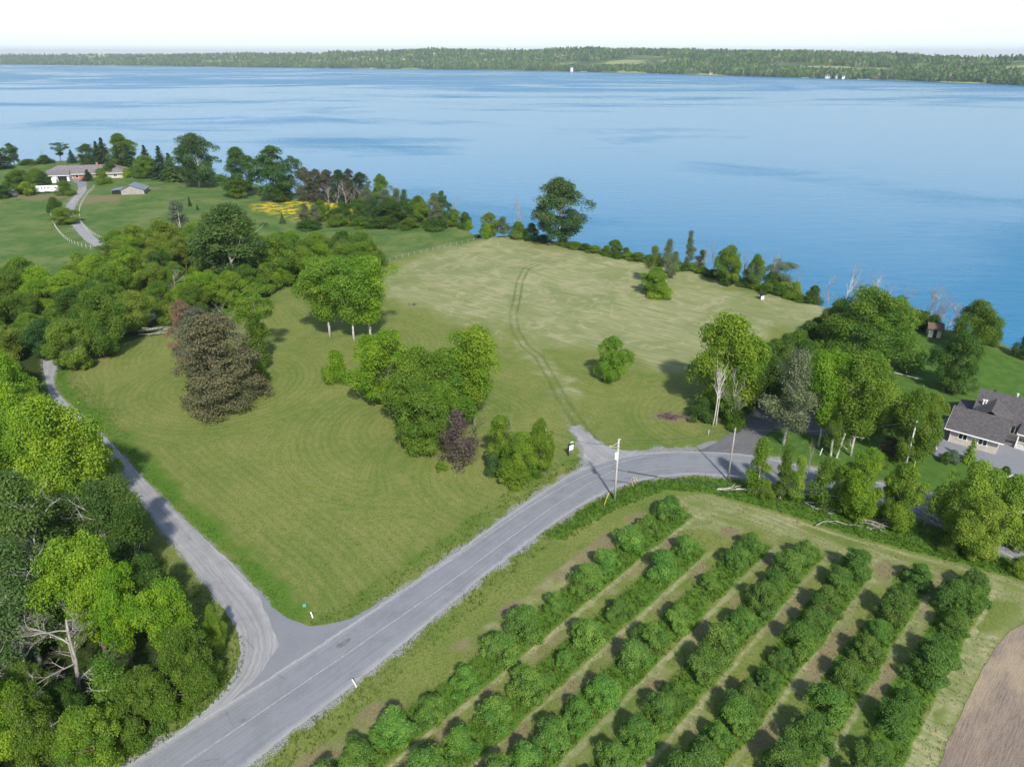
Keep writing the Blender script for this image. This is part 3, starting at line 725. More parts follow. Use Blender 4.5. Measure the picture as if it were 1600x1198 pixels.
def _later(): pass
def branch_mesh(name, seed, H, W, mat, twigs=1.0, rad=.18, levels=4, upright=.5, fork=.25):
    r = np.random.default_rng(seed); m = MB(); tr = MB()
    def grow(p, d, L, rd, lv, mb):
        k = 4; pts = [p]; q = p.copy(); dd = d.copy()
        for i in range(k):
            dd = unit(dd + r.normal(0, .13, 3) + np.array([0, 0, .06 * upright])); q = q + dd * L / k; pts.append(q.copy())
        mb.tube(pts, [rd * (1 - .16 * i) for i in range(k + 1)], 5 if lv < 2 else 4 if lv < 3 else 3, lv == 0)
        if lv < levels - 1:
            nb = int((4 if lv == 0 else 4) * (twigs if lv > 0 else 1) + r.random() * 2)
            if lv == 0: nb += 4
            for j in range(nb):
                t = r.uniform(.3, 1) if lv else r.uniform(fork, 1); k_ = t * k; i = min(k - 1, int(k_)); s = pts[i] * (1 - (k_ - i)) + pts[i + 1] * (k_ - i)
                side = unit(r.normal(0, 1, 3)); side[2] = abs(side[2]) * .4; nd = unit(dd * (.55 + .5 * upright) + side * (1.1 if lv == 0 else .9))
                if lv == 0: nd = unit(np.array([side[0] * W / H * 2, side[1] * W / H * 2, .55 + upright * .6]))
                grow(s, nd, L * r.uniform(.38, .62) * (1.0 if lv else .75), rd * (.55 - .05 * lv) * (1 - .3 * t), lv + 1, tr)
    grow(np.array([0, 0, -.3]), unit(np.array([r.normal(0, .05), r.normal(0, .05), 1])), H * .72, rad, 0, m)
    return m.mesh('trunk', mat, True), tr.mesh('branches', mat, True)
for i in range(3):
    a_, b_ = branch_mesh('dead', 600 + i, 10, 9, M_DEAD, 1.15, .17, 5, .4, .2); proto('dead', b_, a_, 10, 9)
for i in range(2):
    a_, b_ = branch_mesh('snag', 620 + i, 10, 3.5, M_PALEBARK, .5, .16, 3, .9, .35); proto('snag', b_, a_, 10, 4)
for i in range(2):
    a_, b_ = branch_mesh('bare', 640 + i, 10, 5.5, M_DEAD, 1.3, .13, 5, .9, .15); proto('bare', b_, a_, 10, 6)
for i in range(1):
    a_, b_ = branch_mesh('twiggy', 660 + i, 6, 6, M_TWIG, 1.5, .10, 5, .7, .05); proto('twiggy', b_, a_, 6, 5.5)
cpb = clumps_round(np.random.default_rng(670), 6, 5.5, .1, 40, .7, 'column', .5)
proto('purple', crown_mesh('crown', cpb, 3800, .17, 671, M_NEEDLE, 1.0, .3, .0), PROTO['twiggy'][0][0], 6, 5.5)
for i in range(1):                       # pale branches for the leafy poplars to carry
    a_, b_ = branch_mesh('palelimb', 680 + i, 12, 8, M_PALEBARK, .8, .17, 4, .6, .2); proto('palelimb', b_, a_, 12, 8)

BRIGHT = (0.180, 0.300, 0.020); YEL = (0.210, 0.310, 0.034); MID = (0.116, 0.200, 0.022); DARK = (0.070, 0.145, 0.022)
BLUE = (0.078, 0.155, 0.042); GREY = (0.165, 0.205, 0.11); OLIVE = (0.165, 0.240, 0.030); DSPR = (0.036, 0.072, 0.028); SILV = (0.17, 0.23, 0.15)
FRESH = (0.150, 0.250, 0.024); BROWN = (0.125, 0.128, 0.078); RUST = (0.19, 0.125, 0.075); ORCHG = (0.132, 0.248, 0.044)
vcount = {}
placed = []                              # (x, y, radius) of every tree
ORD = 'first second third fourth fifth sixth seventh eighth ninth tenth eleventh twelfth thirteenth fourteenth fifteenth sixteenth seventeenth eighteenth nineteenth twentieth twenty-first twenty-second twenty-third twenty-fourth twenty-fifth twenty-sixth twenty-seventh twenty-eighth twenty-ninth thirtieth'.split()
NAMES = {'purple': 'purple_shrub', 'maple': 'broadleaf_tree', 'field': 'broadleaf_tree', 'cotton': 'cottonwood_tree', 'birch': 'birch_tree', 'locust': 'locust_tree', 'poplar': 'poplar_tree',
         'shrub': 'shrub', 'orchard': 'orchard_bush', 'willowy': 'spreading_tree', 'grove': 'broadleaf_tree', 'spruce': 'spruce_tree', 'shaggy': 'conifer_tree', 'dead': 'dead_tree',
         'snag': 'dead_tree', 'bare': 'bare_tree', 'twiggy': 'bare_shrub', 'palelimb': 'bare_tree'}
CATS = {'purple': 'shrub', 'shrub': 'shrub', 'orchard': 'fruit bush', 'twiggy': 'shrub'}
def plant(kind, xx, yy, h, w, tint, label, group=None, extra_pale=False, sink=0.0, leanx=0.0):
    L = PROTO[kind]; i = vcount.get(kind, 0); vcount[kind] = i + 1
    crown, trunk, H, W, ex = L[i % len(L)]
    nm = NAMES[kind]
    o = empty(nm, (xx, yy, zt(xx, yy) - sink), R.random() * 6.283, (w / W, w / W, h / H))
    if leanx: o.rotation_euler = (0, leanx, 0)
    tag(o, label, CATS.get(kind, 'tree'), group)
    dead = kind in ('dead', 'snag', 'bare', 'twiggy', 'palelimb')
    j = 1 + (R.random() - .5) * .16
    mkobj('trunk', trunk, o)
    mkobj('branches' if dead else 'crown', crown, o, color=[c * j * (1 + (R.random() - .5) * .1) for c in tint] if tint else None)
    if extra_pale:
        cr, tk, H2, W2, _ = PROTO['palelimb'][0]; b_ = mkobj('branches', cr, o); b_.scale = (W / W2 * .95, W / W2 * .95, H / H2 * .98)
        b2 = mkobj('stem', tk, o); b2.scale = b_.scale; b2.location = (.15, .1, 0)
    placed.append((xx, yy, w / 2))
    return o
def P(kind, bx, by, ty, wpx, tint, label, group=None, **k):
    g = G(bx, by); h = max(1.0, pheight(bx, by, ty)); w = wpx * depth(g, h / 2) / FPX
    return plant(kind, g[0], g[1], h, w, tint, label, group, **k)

GRP_SH = 'trees along the top of the lake bluff'
# --- far left, by the farmhouse and the lake
P('spruce', 3, 264, 229, 32, DSPR, 'dark spruce cut by the left frame edge beside the lake', GRP_SH)
P('cotton', 22, 256, 223, 26, BLUE, 'blue green tree standing alone just right of the dark spruce at the left frame edge', GRP_SH)
P('locust', 96, 254, 224, 30, BLUE, 'vase shaped tree behind the left half of the farmhouse roof', GRP_SH)
P('spruce', 114, 255, 235, 19, DSPR, 'small dark spruce behind the middle of the farmhouse roof', GRP_SH)
P('shrub', 72, 256, 243, 24, DARK, 'low dark shrub on the bluff left of the vase shaped tree', GRP_SH)
P('shrub', 45, 258, 249, 30, MID, 'low green shrub on the bluff behind the grassy rise', GRP_SH)
P('bare', 66, 254, 231, 12, None, 'thin leafless tree on the bluff left of the vase shaped tree', GRP_SH)
P('cotton', 140, 258, 226, 30, BLUE, 'airy blue green tree behind the right end of the farmhouse', GRP_SH)
P('spruce', 167, 262, 216, 30, DSPR, 'tallest dark spruce right of the farmhouse', 'spruces by the farmhouse')
P('spruce', 157, 260, 222, 24, DSPR, 'dark spruce just left of the tallest spruce by the farmhouse', 'spruces by the farmhouse')
P('cotton', 195, 266, 209, 46, MID, 'tall light green tree rising behind the spruces right of the farmhouse', GRP_SH)
P('spruce', 188, 268, 225, 28, DSPR, 'dark spruce in front of the tall light green tree', 'spruces by the farmhouse')
P('spruce', 206, 270, 228, 28, DSPR, 'dark spruce right below the tall light green tree', 'spruces by the farmhouse')
P('spruce', 233, 273, 227, 26, DSPR, 'pointed dark spruce between the two rounded trees by the far paddock', 'spruces by the farmhouse')
P('maple', 229, 279, 244, 42, MID, 'rounded green tree at the paddock edge behind the barn', None)
P('spruce', 256, 280, 229, 34, DSPR, 'broad dark spruce at the paddock edge, left one of the pair', 'spruces by the farmhouse')
P('spruce', 270, 283, 240, 32, DARK, 'shorter spruce at the paddock edge, right one of the pair', 'spruces by the farmhouse')
P('cotton', 296, 287, 236, 36, GREY, 'pale silvery tree just left of the tall cottonwood at the paddock', GRP_SH)
P('cotton', 313, 292, 209, 66, BLUE, 'tall rounded cottonwood standing against the lake above the barn paddock', GRP_SH)
P('cotton', 378, 306, 230, 58, BLUE, 'left one of the two merged big cottonwoods beside the yellow flowers', GRP_SH)
P('cotton', 432, 312, 228, 80, BLUE, 'right and broader one of the two merged big cottonwoods beside the yellow flowers', GRP_SH)
P('maple', 372, 309, 275, 36, MID, 'low leafy tree at the foot of the left big cottonwood', GRP_SH)
P('maple', 440, 315, 290, 30, DARK, 'low dark tree at the foot of the right big cottonwood', GRP_SH)
for i, (bx, by, ty, w, t) in enumerate([(480, 314, 262, 26, BROWN), (497, 316, 265, 26, (0.075, 0.085, 0.045)), (514, 316, 266, 28, BROWN), (533, 318, 266, 26, DSPR), (548, 318, 265, 26, (0.08, 0.095, 0.045)), (566, 320, 270, 26, DSPR)]):
    P('cotton' if i % 2 == 0 else 'shaggy', bx, by, ty, w + 8, t, ('first', 'second', 'third', 'fourth', 'fifth', 'sixth')[i] + ' from the left of the dull brownish conifers behind the grey dead trees', 'dull conifers on the bluff')
for i, (bx, by, ty, w) in enumerate([(515, 322, 288, 18), (527, 322, 280, 20), (541, 323, 282, 20), (553, 323, 284, 18), (566, 324, 290, 16), (578, 325, 286, 16)]):
    P('bare', bx, by, ty, w + 4, None, 'leafless grey tree in the pale dead stand on the bluff, ' + ('leftmost', 'second', 'third', 'fourth', 'fifth', 'rightmost')[i] + ' of six', 'grey dead stand')
P('cotton', 597, 330, 273, 30, MID, 'tall thin light green tree ending the conifer row above the lake', GRP_SH)
for i, (k, bx, by, ty, w, t) in enumerate([
    ('birch', 478, 352, 318, 26, GREY), ('birch', 494, 354, 320, 24, GREY), ('maple', 503, 345, 312, 26, MID), ('maple', 535, 344, 316, 38, DARK), ('maple', 560, 344, 310, 34, DARK),
    ('maple', 585, 347, 308, 36, BLUE), ('maple', 610, 349, 310, 40, DARK), ('birch', 622, 346, 294, 26, GREY), ('birch', 634, 347, 296, 24, BLUE), ('maple', 640, 350, 318, 34, DARK), ('cotton', 655, 348, 306, 34, MID),
    ('maple', 662, 352, 315, 30, FRESH), ('birch', 680, 350, 302, 28, GREY), ('cotton', 692, 349, 299, 28, BLUE), ('birch', 683, 354, 316, 26, GREY), ('maple', 708, 354, 327, 28, FRESH), ('shrub', 727, 357, 332, 22, DARK),
    ('shrub', 733, 359, 342, 18, BRIGHT), ('shrub', 530, 352, 334, 40, MID), ('shrub', 565, 354, 338, 40, MID), ('shrub', 600, 355, 338, 44, DARK), ('shrub', 640, 356, 340, 40, MID), ('shrub', 680, 358, 342, 40, DARK),
    ('shrub', 480, 358, 344, 40, DARK), ('shrub', 745, 364, 352, 22, DARK), ('birch', 575, 330, 292, 26, GREY), ('birch', 604, 334, 296, 24, GREY)]):
    P(k, bx, by, ty, w, t, ('grey and thinly leaved' if t is GREY else 'dark green' if t is DARK else 'mid green' if t is MID else 'blue green' if t is BLUE else 'bright green') +
      (' shrub' if k == 'shrub' else ' tree') + ', %s rightwards from the flowers in the bluff thicket' % ORD[i], 'bluff thicket')
P('bare', 712, 350, 305, 14, None, 'thin bare tree sticking up at the right end of the bluff thicket', GRP_SH)
# --- along the crest of the hay field
P('maple', 765, 369, 331, 38, OLIVE, 'rounded yellowish green tree at the corner of the hay field', GRP_SH)
P('shrub', 761, 373, 350, 18, BRIGHT, 'small bright bush in front of the rounded yellowish tree', None)
P('birch', 786, 372, 340, 24, GREY, 'grey thin tree just right of the rounded yellowish tree', GRP_SH)
P('bare', 757, 366, 314, 16, None, 'fine bare twigs rising behind the rounded yellowish tree', GRP_SH)
P('dead', 810, 368, 305, 34, None, 'bare branching tree against the lake, left of the largest bluff cottonwood', GRP_SH)
P('shrub', 809, 374, 348, 28, MID, 'bush at the foot of the bare branching tree', None)
P('shrub', 830, 377, 350, 24, DARK, 'dark bush left of the trunk of the lone bluff cottonwood', None)
P('shrub', 850, 379, 368, 24, DARK, 'low bush at the trunk of the lone bluff cottonwood', None)
P('cotton', 871, 382, 280, 88, BLUE, 'largest lone cottonwood with blue green crown on the crest of the hay field', GRP_SH)
for i in range(24):
    q = i / 23; bx = 880 + q * 385; by = np.interp(bx, [880, 960, 1040, 1130, 1200, 1265], [385, 402, 414, 438, 458, 474]) + R.uniform(-1, 1)
    P('shrub', bx, by, by - R.uniform(9, 15), R.uniform(20, 30), [FRESH, MID, DARK][i % 3], '%s low bush rightwards from the lone cottonwood in the bluff hedge' % ORD[i], 'hedge on the bluff edge')
P('maple', 960, 398, 376, 24, MID, 'round small tree standing out of the bluff hedge', GRP_SH)
P('shrub', 978, 404, 388, 18, DARK, 'dark knob of a bush right of the round small tree in the bluff hedge', None)
P('maple', 1023, 460, 418, 44, FRESH, 'leafy bush tree on the hay field near the bluff, left of two', 'pair of leafy bushes on the hay field')
P('shrub', 1031, 464, 440, 38, BRIGHT, 'low bright bush at the foot of the leafy bush tree on the hay field', 'pair of leafy bushes on the hay field')
P('birch', 1040, 452, 374, 30, GREY, 'thin pale topped tree growing out of the hay field bushes', None)
P('birch', 1019, 445, 384, 26, OLIVE, 'thin olive tree left in the hay field bush group', None)
P('birch', 1052, 436, 394, 22, MID, 'small thin tree right of the hay field bush group', None)
P('poplar', 1074, 420, 361, 15, GREY, 'tall ivy clad bare stem on the bluff, left and taller of two', GRP_SH)
P('poplar', 1090, 422, 388, 18, BROWN, 'shorter leaning ivy clad stem on the bluff, right of two', GRP_SH, leanx=.18)
P('bare', 1110, 428, 372, 14, None, 'faint bare tree between the ivy stem and the round bluff tree', GRP_SH)
P('maple', 1136, 447, 384, 46, FRESH, 'fresh green egg shaped tree on the bluff edge', GRP_SH)
P('maple', 1176, 449, 398, 34, MID, 'darker egg shaped tree just right of the fresh green one on the bluff', GRP_SH)
P('bare', 1187, 445, 375, 18, None, 'bare tree behind the darker egg shaped tree', GRP_SH)
P('bare', 1160, 440, 385, 14, None, 'bare thin tree between the two egg shaped trees', GRP_SH)
P('locust', 1222, 448, 372, 48, SILV, 'open crowned tree with gaps showing the lake on the bluff', GRP_SH)
P('shrub', 1206, 450, 416, 36, DARK, 'dark bush under the open crowned tree', None)
P('shrub', 1222, 458, 438, 26, FRESH, 'fresh bush under the open crowned tree', None)
P('shrub', 1240, 467, 442, 30, YEL, 'yellowish bush on the bluff slope right of the open crowned tree', None)
P('shrub', 1270, 473, 444, 28, DARK, 'dark bush at the foot of the reddish snag', None)
P('snag', 1279, 466, 414, 16, None, 'reddish grey broken snag above the bluff', GRP_SH)
P('snag', 1312, 478, 396, 22, None, 'white leaning dead trunk against the lake, left of two', GRP_SH, leanx=.2)
P('snag', 1347, 480, 402, 22, None, 'white leaning dead trunk against the lake, right of two', GRP_SH, leanx=.22)
# --- round the neighbours' yard
P('willowy', 1355, 562, 456, 155, MID, 'wide spreading tree above the shaded yard beyond the neighbour driveway', None)
P('spruce', 1340, 505, 455, 30, DARK, 'dark spruce poking up behind the wide spreading tree', None)
P('maple', 1300, 530, 478, 50, MID, 'green tree at the left rim of the wide spreading tree', None)
P('maple', 1395, 520, 468, 50, FRESH, 'light green tree at the right rim of the wide spreading tree', None)
for i, (bx, by, ty, w, t) in enumerate([(1275, 520, 497, 36, DARK), (1262, 535, 503, 40, DARK), (1245, 545, 515, 40, MID), (1225, 555, 522, 40, DARK), (1208, 563, 530, 38, MID), (1195, 572, 536, 36, DARK), (1290, 505, 488, 30, MID), (1255, 562, 530, 40, DARK), (1228, 572, 540, 36, MID)]):
    P('shrub', bx, by, ty, w, t, '%s dark bush of the hedge closing the right end of the hay field' % ORD[i], 'hedge at the end of the hay field')
for i, (bx, by, ty, w) in enumerate([(1438, 492, 440, 26), (1450, 498, 422, 28), (1470, 505, 440, 24), (1493, 508, 452, 20), (1462, 500, 432, 26)]):
    P('bare', bx, by, ty, w, None, 'reddish bare tree of the faint leafless stand by the brown roofed hut, ' + ('first', 'second', 'third', 'last', 'tallest')[i], 'leafless stand by the hut')
for i, (k, bx, by, ty, w) in enumerate([('dead', 1292, 480, 420, 30), ('bare', 1330, 478, 384, 26), ('bare', 1362, 484, 398, 28), ('dead', 1380, 488, 430, 34), ('bare', 1410, 492, 432, 28), ('dead', 1455, 500, 426, 44), ('dead', 1482, 506, 442, 36), ('bare', 1240, 462, 404, 22), ('bare', 1205, 450, 380, 20), ('bare', 1100, 428, 378, 18)]):
    P(k, bx, by, ty, w, None, '%s grey leafless tree of the bare row on the right bluff against the lake' % ORD[i], 'bare row on the right bluff')
for i, (bx, by, ty, w, t) in enumerate([(1330, 500, 474, 40, MID), (1375, 505, 476, 44, DARK), (1415, 510, 482, 36, MID), (1455, 520, 494, 30, DARK), (1310, 494, 472, 34, DARK), (1550, 540, 516, 30, MID)]):
    P('shrub', bx, by, ty, w, t, '%s bush of the brush on the bluff behind the wide spreading tree' % ORD[i], 'brush behind the spreading tree')
P('shrub', 1432, 505, 486, 30, DARK, 'dark shrub left of the brown roofed hut', None)
P('maple', 1440, 515, 488, 26, MID, 'small tree left behind the brown roofed hut', None)
P('maple', 1512, 548, 473, 72, MID, 'large round tree right of the brown roofed hut', None)
P('maple', 1530, 540, 488, 44, DARK, 'dark tree at the right shoulder of the large round tree', None)
P('maple', 1486, 612, 523, 76, DARK, 'dark round tree on the lawn above the grey roofed house', None)
P('shrub', 1560, 536, 512, 32, SILV, 'silvery shrub on the bluff right of the large round tree', None)
P('shrub', 1580, 545, 514, 34, BROWN, 'brown purple shrub on the bluff near the right frame edge', None)
P('shrub', 1597, 560, 524, 30, DARK, 'dark shrub on the bluff at the right frame edge', None)
P('maple', 1130, 634, 494, 112, BRIGHT, 'large bright tree at the corner of the hay field behind the white dead birches', None)
P('maple', 1165, 630, 530, 60, FRESH, 'green tree merged with the right side of the large bright corner tree', None)
P('snag', 1114, 664, 556, 34, None, 'white dead birch trunk in front of the large bright corner tree, left of two', 'white dead birches at the corner', )
P('snag', 1119, 664, 566, 26, None, 'slimmer white dead birch trunk touching the left one in front of the bright corner tree', 'white dead birches at the corner')
P('dead', 1138, 664, 575, 40, None, 'white forked dead branches right of the two white birch trunks', 'white dead birches at the corner')
P('shrub', 1096, 655, 620, 40, DARK, 'dark bush left at the feet of the white dead birches', None)
P('maple', 1138, 650, 585, 66, MID, 'darker lower foliage tree behind the white forked branches at the corner', None)
P('maple', 1196, 630, 556, 62, DARK, 'dark tree beyond the bend of the neighbour driveway', None)
P('maple', 1248, 622, 560, 60, MID, 'mid green tree behind the gap of weeping birch and bright tree', None)
P('maple', 1375, 668, 600, 62, MID, 'green tree hiding the right end of the cottage', None)
P('maple', 1300, 655, 590, 50, DARK, 'dark tree hiding the left end of the cottage', None)
P('shrub', 1150, 668, 640, 34, MID, 'bush right at the feet of the white dead birches', None)
P('birch', 1224, 696, 548, 78, GREY, 'grey green weeping birch beside the shaded driveway', None, extra_pale=True)
P('birch', 1205, 640, 570, 46, DARK, 'dark thin tree behind the grey green weeping birch', None)
P('grove', 1277, 697, 550, 66, BRIGHT, 'bright green tree between the weeping birch and its bigger twin', 'bright trees at the neighbour driveway')
P('grove', 1330, 712, 552, 90, FRESH, 'bigger bright green tree with pale stems above the brush pile', 'bright trees at the neighbour driveway')
P('birch', 1300, 708, 640, 44, MID, 'low leafy tree on pale stems next to the brush pile', None)
P('maple', 1412, 722, 608, 84, MID, 'green tree left of the white pole by the grey roofed house', None)
P('maple', 1440, 690, 615, 50, FRESH, 'fresh green tree behind the white pole', None)
P('purple', 1388, 712, 682, 36, (0.06, 0.03, 0.045), 'dark purple leafless bush under the green tree by the white pole', None)
P('shrub', 1372, 725, 706, 30, MID, 'low shrub on the lawn above the roadside maples', None)
P('spruce', 1512, 722, 686, 24, FRESH, 'small conical evergreen in front of the garage windows', None)
P('shrub', 1487, 722, 704, 22, SILV, 'silvery shrub left of the small conical evergreen', None)
P('shrub', 1476, 723, 706, 16, DARK, 'dark little shrub at the left end of the forecourt bed', None)
P('shrub', 1455, 708, 694, 12, SILV, 'pale shrub at the forecourt corner', None)
P('shrub', 1532, 733, 722, 16, DARK, 'dark little shrub left of the white stone on the forecourt edge', None)
P('shrub', 1570, 742, 730, 20, DARK, 'dark little shrub right of the white stone on the forecourt edge', None)
# --- between road and orchard, right part
P('poplar', 1180, 772, 684, 36, FRESH, 'bushy young poplar at the bend of the road, left of the row', 'young trees along the road bend')
P('shrub', 1196, 776, 750, 26, FRESH, 'small bush at the foot of the bushy young poplar', None)
P('poplar', 1218, 778, 696, 28, MID, 'slender young poplar second along the road bend', 'young trees along the road bend', extra_pale=True)
P('poplar', 1241, 782, 712, 26, YEL, 'yellowish young poplar third along the road bend', 'young trees along the road bend')
P('bare', 1254, 778, 680, 16, None, 'thin nearly bare sapling leaning over the road bend', 'young trees along the road bend')
P('poplar', 1281, 792, 714, 40, FRESH, 'leafy young tree left of the big roadside maples', 'young trees along the road bend')
P('maple', 1338, 810, 700, 78, BRIGHT, 'biggest bright maple between the road and the fallen white branches', 'bright maples along the road')
P('maple', 1310, 800, 722, 44, FRESH, 'bright maple at the left side of the biggest roadside maple', 'bright maples along the road')
P('maple', 1396, 822, 724, 60, FRESH, 'bright maple with pale top left of the grey stub post', 'bright maples along the road')
P('birch', 1388, 800, 722, 30, OLIVE, 'pale olive topped thin tree behind the roadside maples', None)
P('maple', 1498, 835, 722, 96, YEL, 'yellow green maple below the forecourt of the grey roofed house', 'yellow maples in the right corner')
P('maple', 1560, 845, 742, 90, YEL, 'yellow green maple at the right frame edge below the forecourt', 'yellow maples in the right corner')
P('maple', 1520, 868, 775, 84, YEL, 'front yellow green maple above the orchard headland', 'yellow maples in the right corner')
P('maple', 1610, 860, 770, 70, YEL, 'yellow green maple cut by the right frame edge', 'yellow maples in the right corner')
P('shrub', 1592, 895, 868, 30, YEL, 'yellowish bush at the right frame edge above the headland', None)
P('shrub', 1480, 860, 838, 30, MID, 'green bush left at the feet of the front yellow green maple', None)
# --- on the lawn
P('shrub', 529, 598, 549, 42, BRIGHT, 'round bright bush standing alone on the lawn', None)
P('grove', 514, 528, 405, 78, FRESH, 'pale crowned tree at the left of the slender trunked group on the lawn', 'slender trunked group')
P('grove', 555, 535, 405, 76, FRESH, 'middle tree of the slender trunked group on the lawn', 'slender trunked group')
P('grove', 578, 531, 404, 86, BRIGHT, 'right tree of the slender trunked group on the lawn', 'slender trunked group')
P('maple', 607, 630, 518, 100, BRIGHT, 'bright spreading tree at the left end of the central lawn group', 'central lawn group')
P('maple', 655, 668, 545, 100, FRESH, 'darker green tree in the middle of the central lawn group', 'central lawn group')
P('maple', 703, 668, 548, 98, FRESH, 'tree right of the middle in the central lawn group', 'central lawn group')
P('grove', 742, 663, 514, 74, BRIGHT, 'tallest yellow green tree at the right end of the central lawn group', 'central lawn group')
P('maple', 660, 706, 600, 92, MID, 'front tree of the central lawn group reaching down to the grass', 'central lawn group')
P('maple', 690, 690, 600, 60, FRESH, 'tree behind the dark purple bush in the central lawn group', 'central lawn group')
P('purple', 717, 728, 642, 62, (0.095, 0.07, 0.065), 'dark purple leafless bush at the front of the central lawn group', None)
P('shrub', 690, 734, 720, 20, FRESH, 'little sprout of leaves left of the dark purple bush', None)
for i, (k, bx, by, ty, w, t, l) in enumerate([
    ('maple', 782, 728, 650, 48, FRESH, 'left bush of the roadside thicket by the bare pole'), ('maple', 845, 742, 655, 46, FRESH, 'right bush of the roadside thicket just behind the bare pole'),
    ('maple', 812, 752, 676, 60, FRESH, 'big middle bush of the roadside thicket by the bare pole'), ('bare', 802, 730, 646, 32, None, 'grey twiggy top in the roadside thicket by the bare pole'),
    ('shrub', 800, 758, 718, 50, FRESH, 'front low bush of the roadside thicket'), ('shrub', 770, 742, 708, 26, BLUE, 'bluish small bush at the left of the roadside thicket'), ('shrub', 832, 742, 712, 34, MID, 'low bush below the bare pole in the roadside thicket')]):
    P(k, bx, by, ty, w, t, l, 'roadside thicket')
P('maple', 954, 592, 525, 60, FRESH, 'lone round tree in the middle of the field near the entrance track', None)
P('shaggy', 352, 633, 492, 134, (0.130, 0.122, 0.062), 'huge shaggy grey brown conifer on the left side of the lawn', None)
P('shaggy', 300, 572, 470, 52, RUST, 'rust brown dying conifer at the upper left of the huge shaggy one', None)
P('shaggy', 325, 600, 482, 80, (0.10, 0.12, 0.07), 'grey green conifer between the rusty one and the huge shaggy one', None)
P('bare', 375, 575, 478, 74, None, 'grey leafless tree behind the top of the huge shaggy conifer', None)
P('locust', 414, 568, 448, 78, FRESH, 'slender trunked spreading tree right of the huge shaggy conifer', None)
P('poplar', 410, 578, 490, 36, MID, 'leafy stem below the slender trunked spreading tree', None)
P('shrub', 405, 600, 560, 30, MID, 'green bush at the right foot of the huge shaggy conifer', None)
P('cotton', 375, 450, 320, 118, (0.085, 0.155, 0.036), 'tallest dark green tree standing out of the wood behind the lawn', None)
P('cotton', 340, 440, 335, 60, (0.085, 0.155, 0.036), 'left shoulder tree of the tallest dark green tree in the wood', None)
P('poplar', 287, 388, 313, 40, SILV, 'silvery grey green poplar rising out of the wood below the paddock', None)
P('dead', 278, 470, 417, 46, None, 'silver dead branches in the wood left of the rusty conifer', None)
# --- along the farm drive
P('shrub', 88, 333, 309, 22, DARK, 'dark green round tree beside the farm drive bend', None)
P('maple', 104, 350, 325, 40, OLIVE, 'yellow green tree overhanging the farm drive', None)
P('shrub', 104, 306, 283, 28, MID, 'round green bush between the white trailer and the drive', None)
P('maple', 36, 303, 266, 46, MID, 'green tree between the small shed and the white trailer', None)
P('maple', 58, 285, 263, 36, OLIVE, 'olive tree left of the farmhouse garage', None)
P('maple', 46, 306, 284, 24, YEL, 'small yellow green bush tree in front of the white trailer end', None)
P('maple', 68, 290, 270, 28, DARK, 'dark bush beside the parked white camper', None)
P('maple', 5, 310, 290, 30, DARK, 'dark bush at the left frame edge by the small shed', None)
P('spruce', 139, 282, 265, 20, DSPR, 'dark evergreen in front of the farmhouse brick wall', None)
P('shrub', 162, 288, 264, 26, FRESH, 'round bright shrub before the right end of the farmhouse', None)
P('maple', 173, 277, 253, 22, DARK, 'dark purple tree at the right end of the farmhouse', None)
P('shrub', 200, 278, 262, 16, BRIGHT, 'bright small shrub right of the farmhouse', None)
P('spruce', 297, 322, 307, 6, DSPR, 'tiny dark evergreen in the paddock, left of two', 'tiny paddock evergreens')
P('spruce', 309, 328, 318, 5, DSPR, 'tiny dark evergreen in the paddock, right of two', 'tiny paddock evergreens')
P('spruce', 442, 350, 334, 11, BLUE, 'tiny blue spruce at the edge of the yellow flowers', None)
# --- the wood left of the lane: the marked trees
WB = 'wood left of the lane'
P('maple', 118, 815, 625, 140, BRIGHT, 'largest bright maple bulging over the lane at the left', WB)
P('maple', 45, 745, 595, 104, BRIGHT, 'bright maple left above the largest bright maple by the lane', WB)
P('maple', 165, 772, 672, 66, BRIGHT, 'bright maple touching the lane right of the largest one', WB)
P('maple', 22, 655, 552, 72, BRIGHT, 'bright maple where the lane comes out of the wood', WB)
P('birch', 72, 935, 742, 118, (0.095, 0.165, 0.036), 'tall green poplar with white branches left of the gravel lane', WB, extra_pale=True)
P('birch', 128, 885, 775, 78, (0.085, 0.150, 0.034), 'second poplar with white branches, right of the taller one', WB, extra_pale=True)
P('birch', 178, 880, 752, 80, (0.085, 0.155, 0.034), 'dark leafed poplar nearest the shadow on the lane', WB, extra_pale=True)
P('birch', 212, 872, 744, 70, (0.095, 0.170, 0.034), 'thin poplar leaning to the lane edge', WB)
P('poplar', 225, 915, 790, 60, DARK, 'dark slim tree at the lane edge below the thin poplar', WB)
P('birch', 60, 1040, 850, 130, (0.095, 0.160, 0.045), 'grey branched poplar behind the big dead tree', WB, extra_pale=True)
P('field', 165, 1020, 845, 116, BRIGHT, 'bright yellow green tree in the middle of the lower left wood', WB)
P('field', 205, 1040, 890, 80, BRIGHT, 'bright tree right of the middle bright one in the lower left wood', WB)
P('field', 278, 1035, 915, 84, BRIGHT, 'bright yellow green tree near the curve of the lane', WB)
P('maple', 250, 985, 870, 70, DARK, 'dark rounded tree above the lane curve', WB)
P('maple', 305, 1100, 985, 80, MID, 'green tree at the inside of the lane curve', WB)
P('maple', 342, 1022, 948, 36, FRESH, 'fresh bush closest to the lane curve', WB)
P('dead', 125, 1084, 928, 150, None, 'big grey dead tree with spread bare branches in the lower left wood', WB)
P('dead', 42, 1060, 955, 110, None, 'second grey dead tree, at the left frame edge', WB)
P('poplar', 188, 1125, 1030, 66, MID, 'pale stemmed poplar right of the big dead tree', WB, extra_pale=True)
P('field', 235, 1130, 1055, 78, MID, 'round green tree next to the road verge in the lower left wood', WB)
P('maple', 70, 1190, 1075, 96, MID, 'green tree below the big dead tree at the lower left', WB, extra_pale=True)
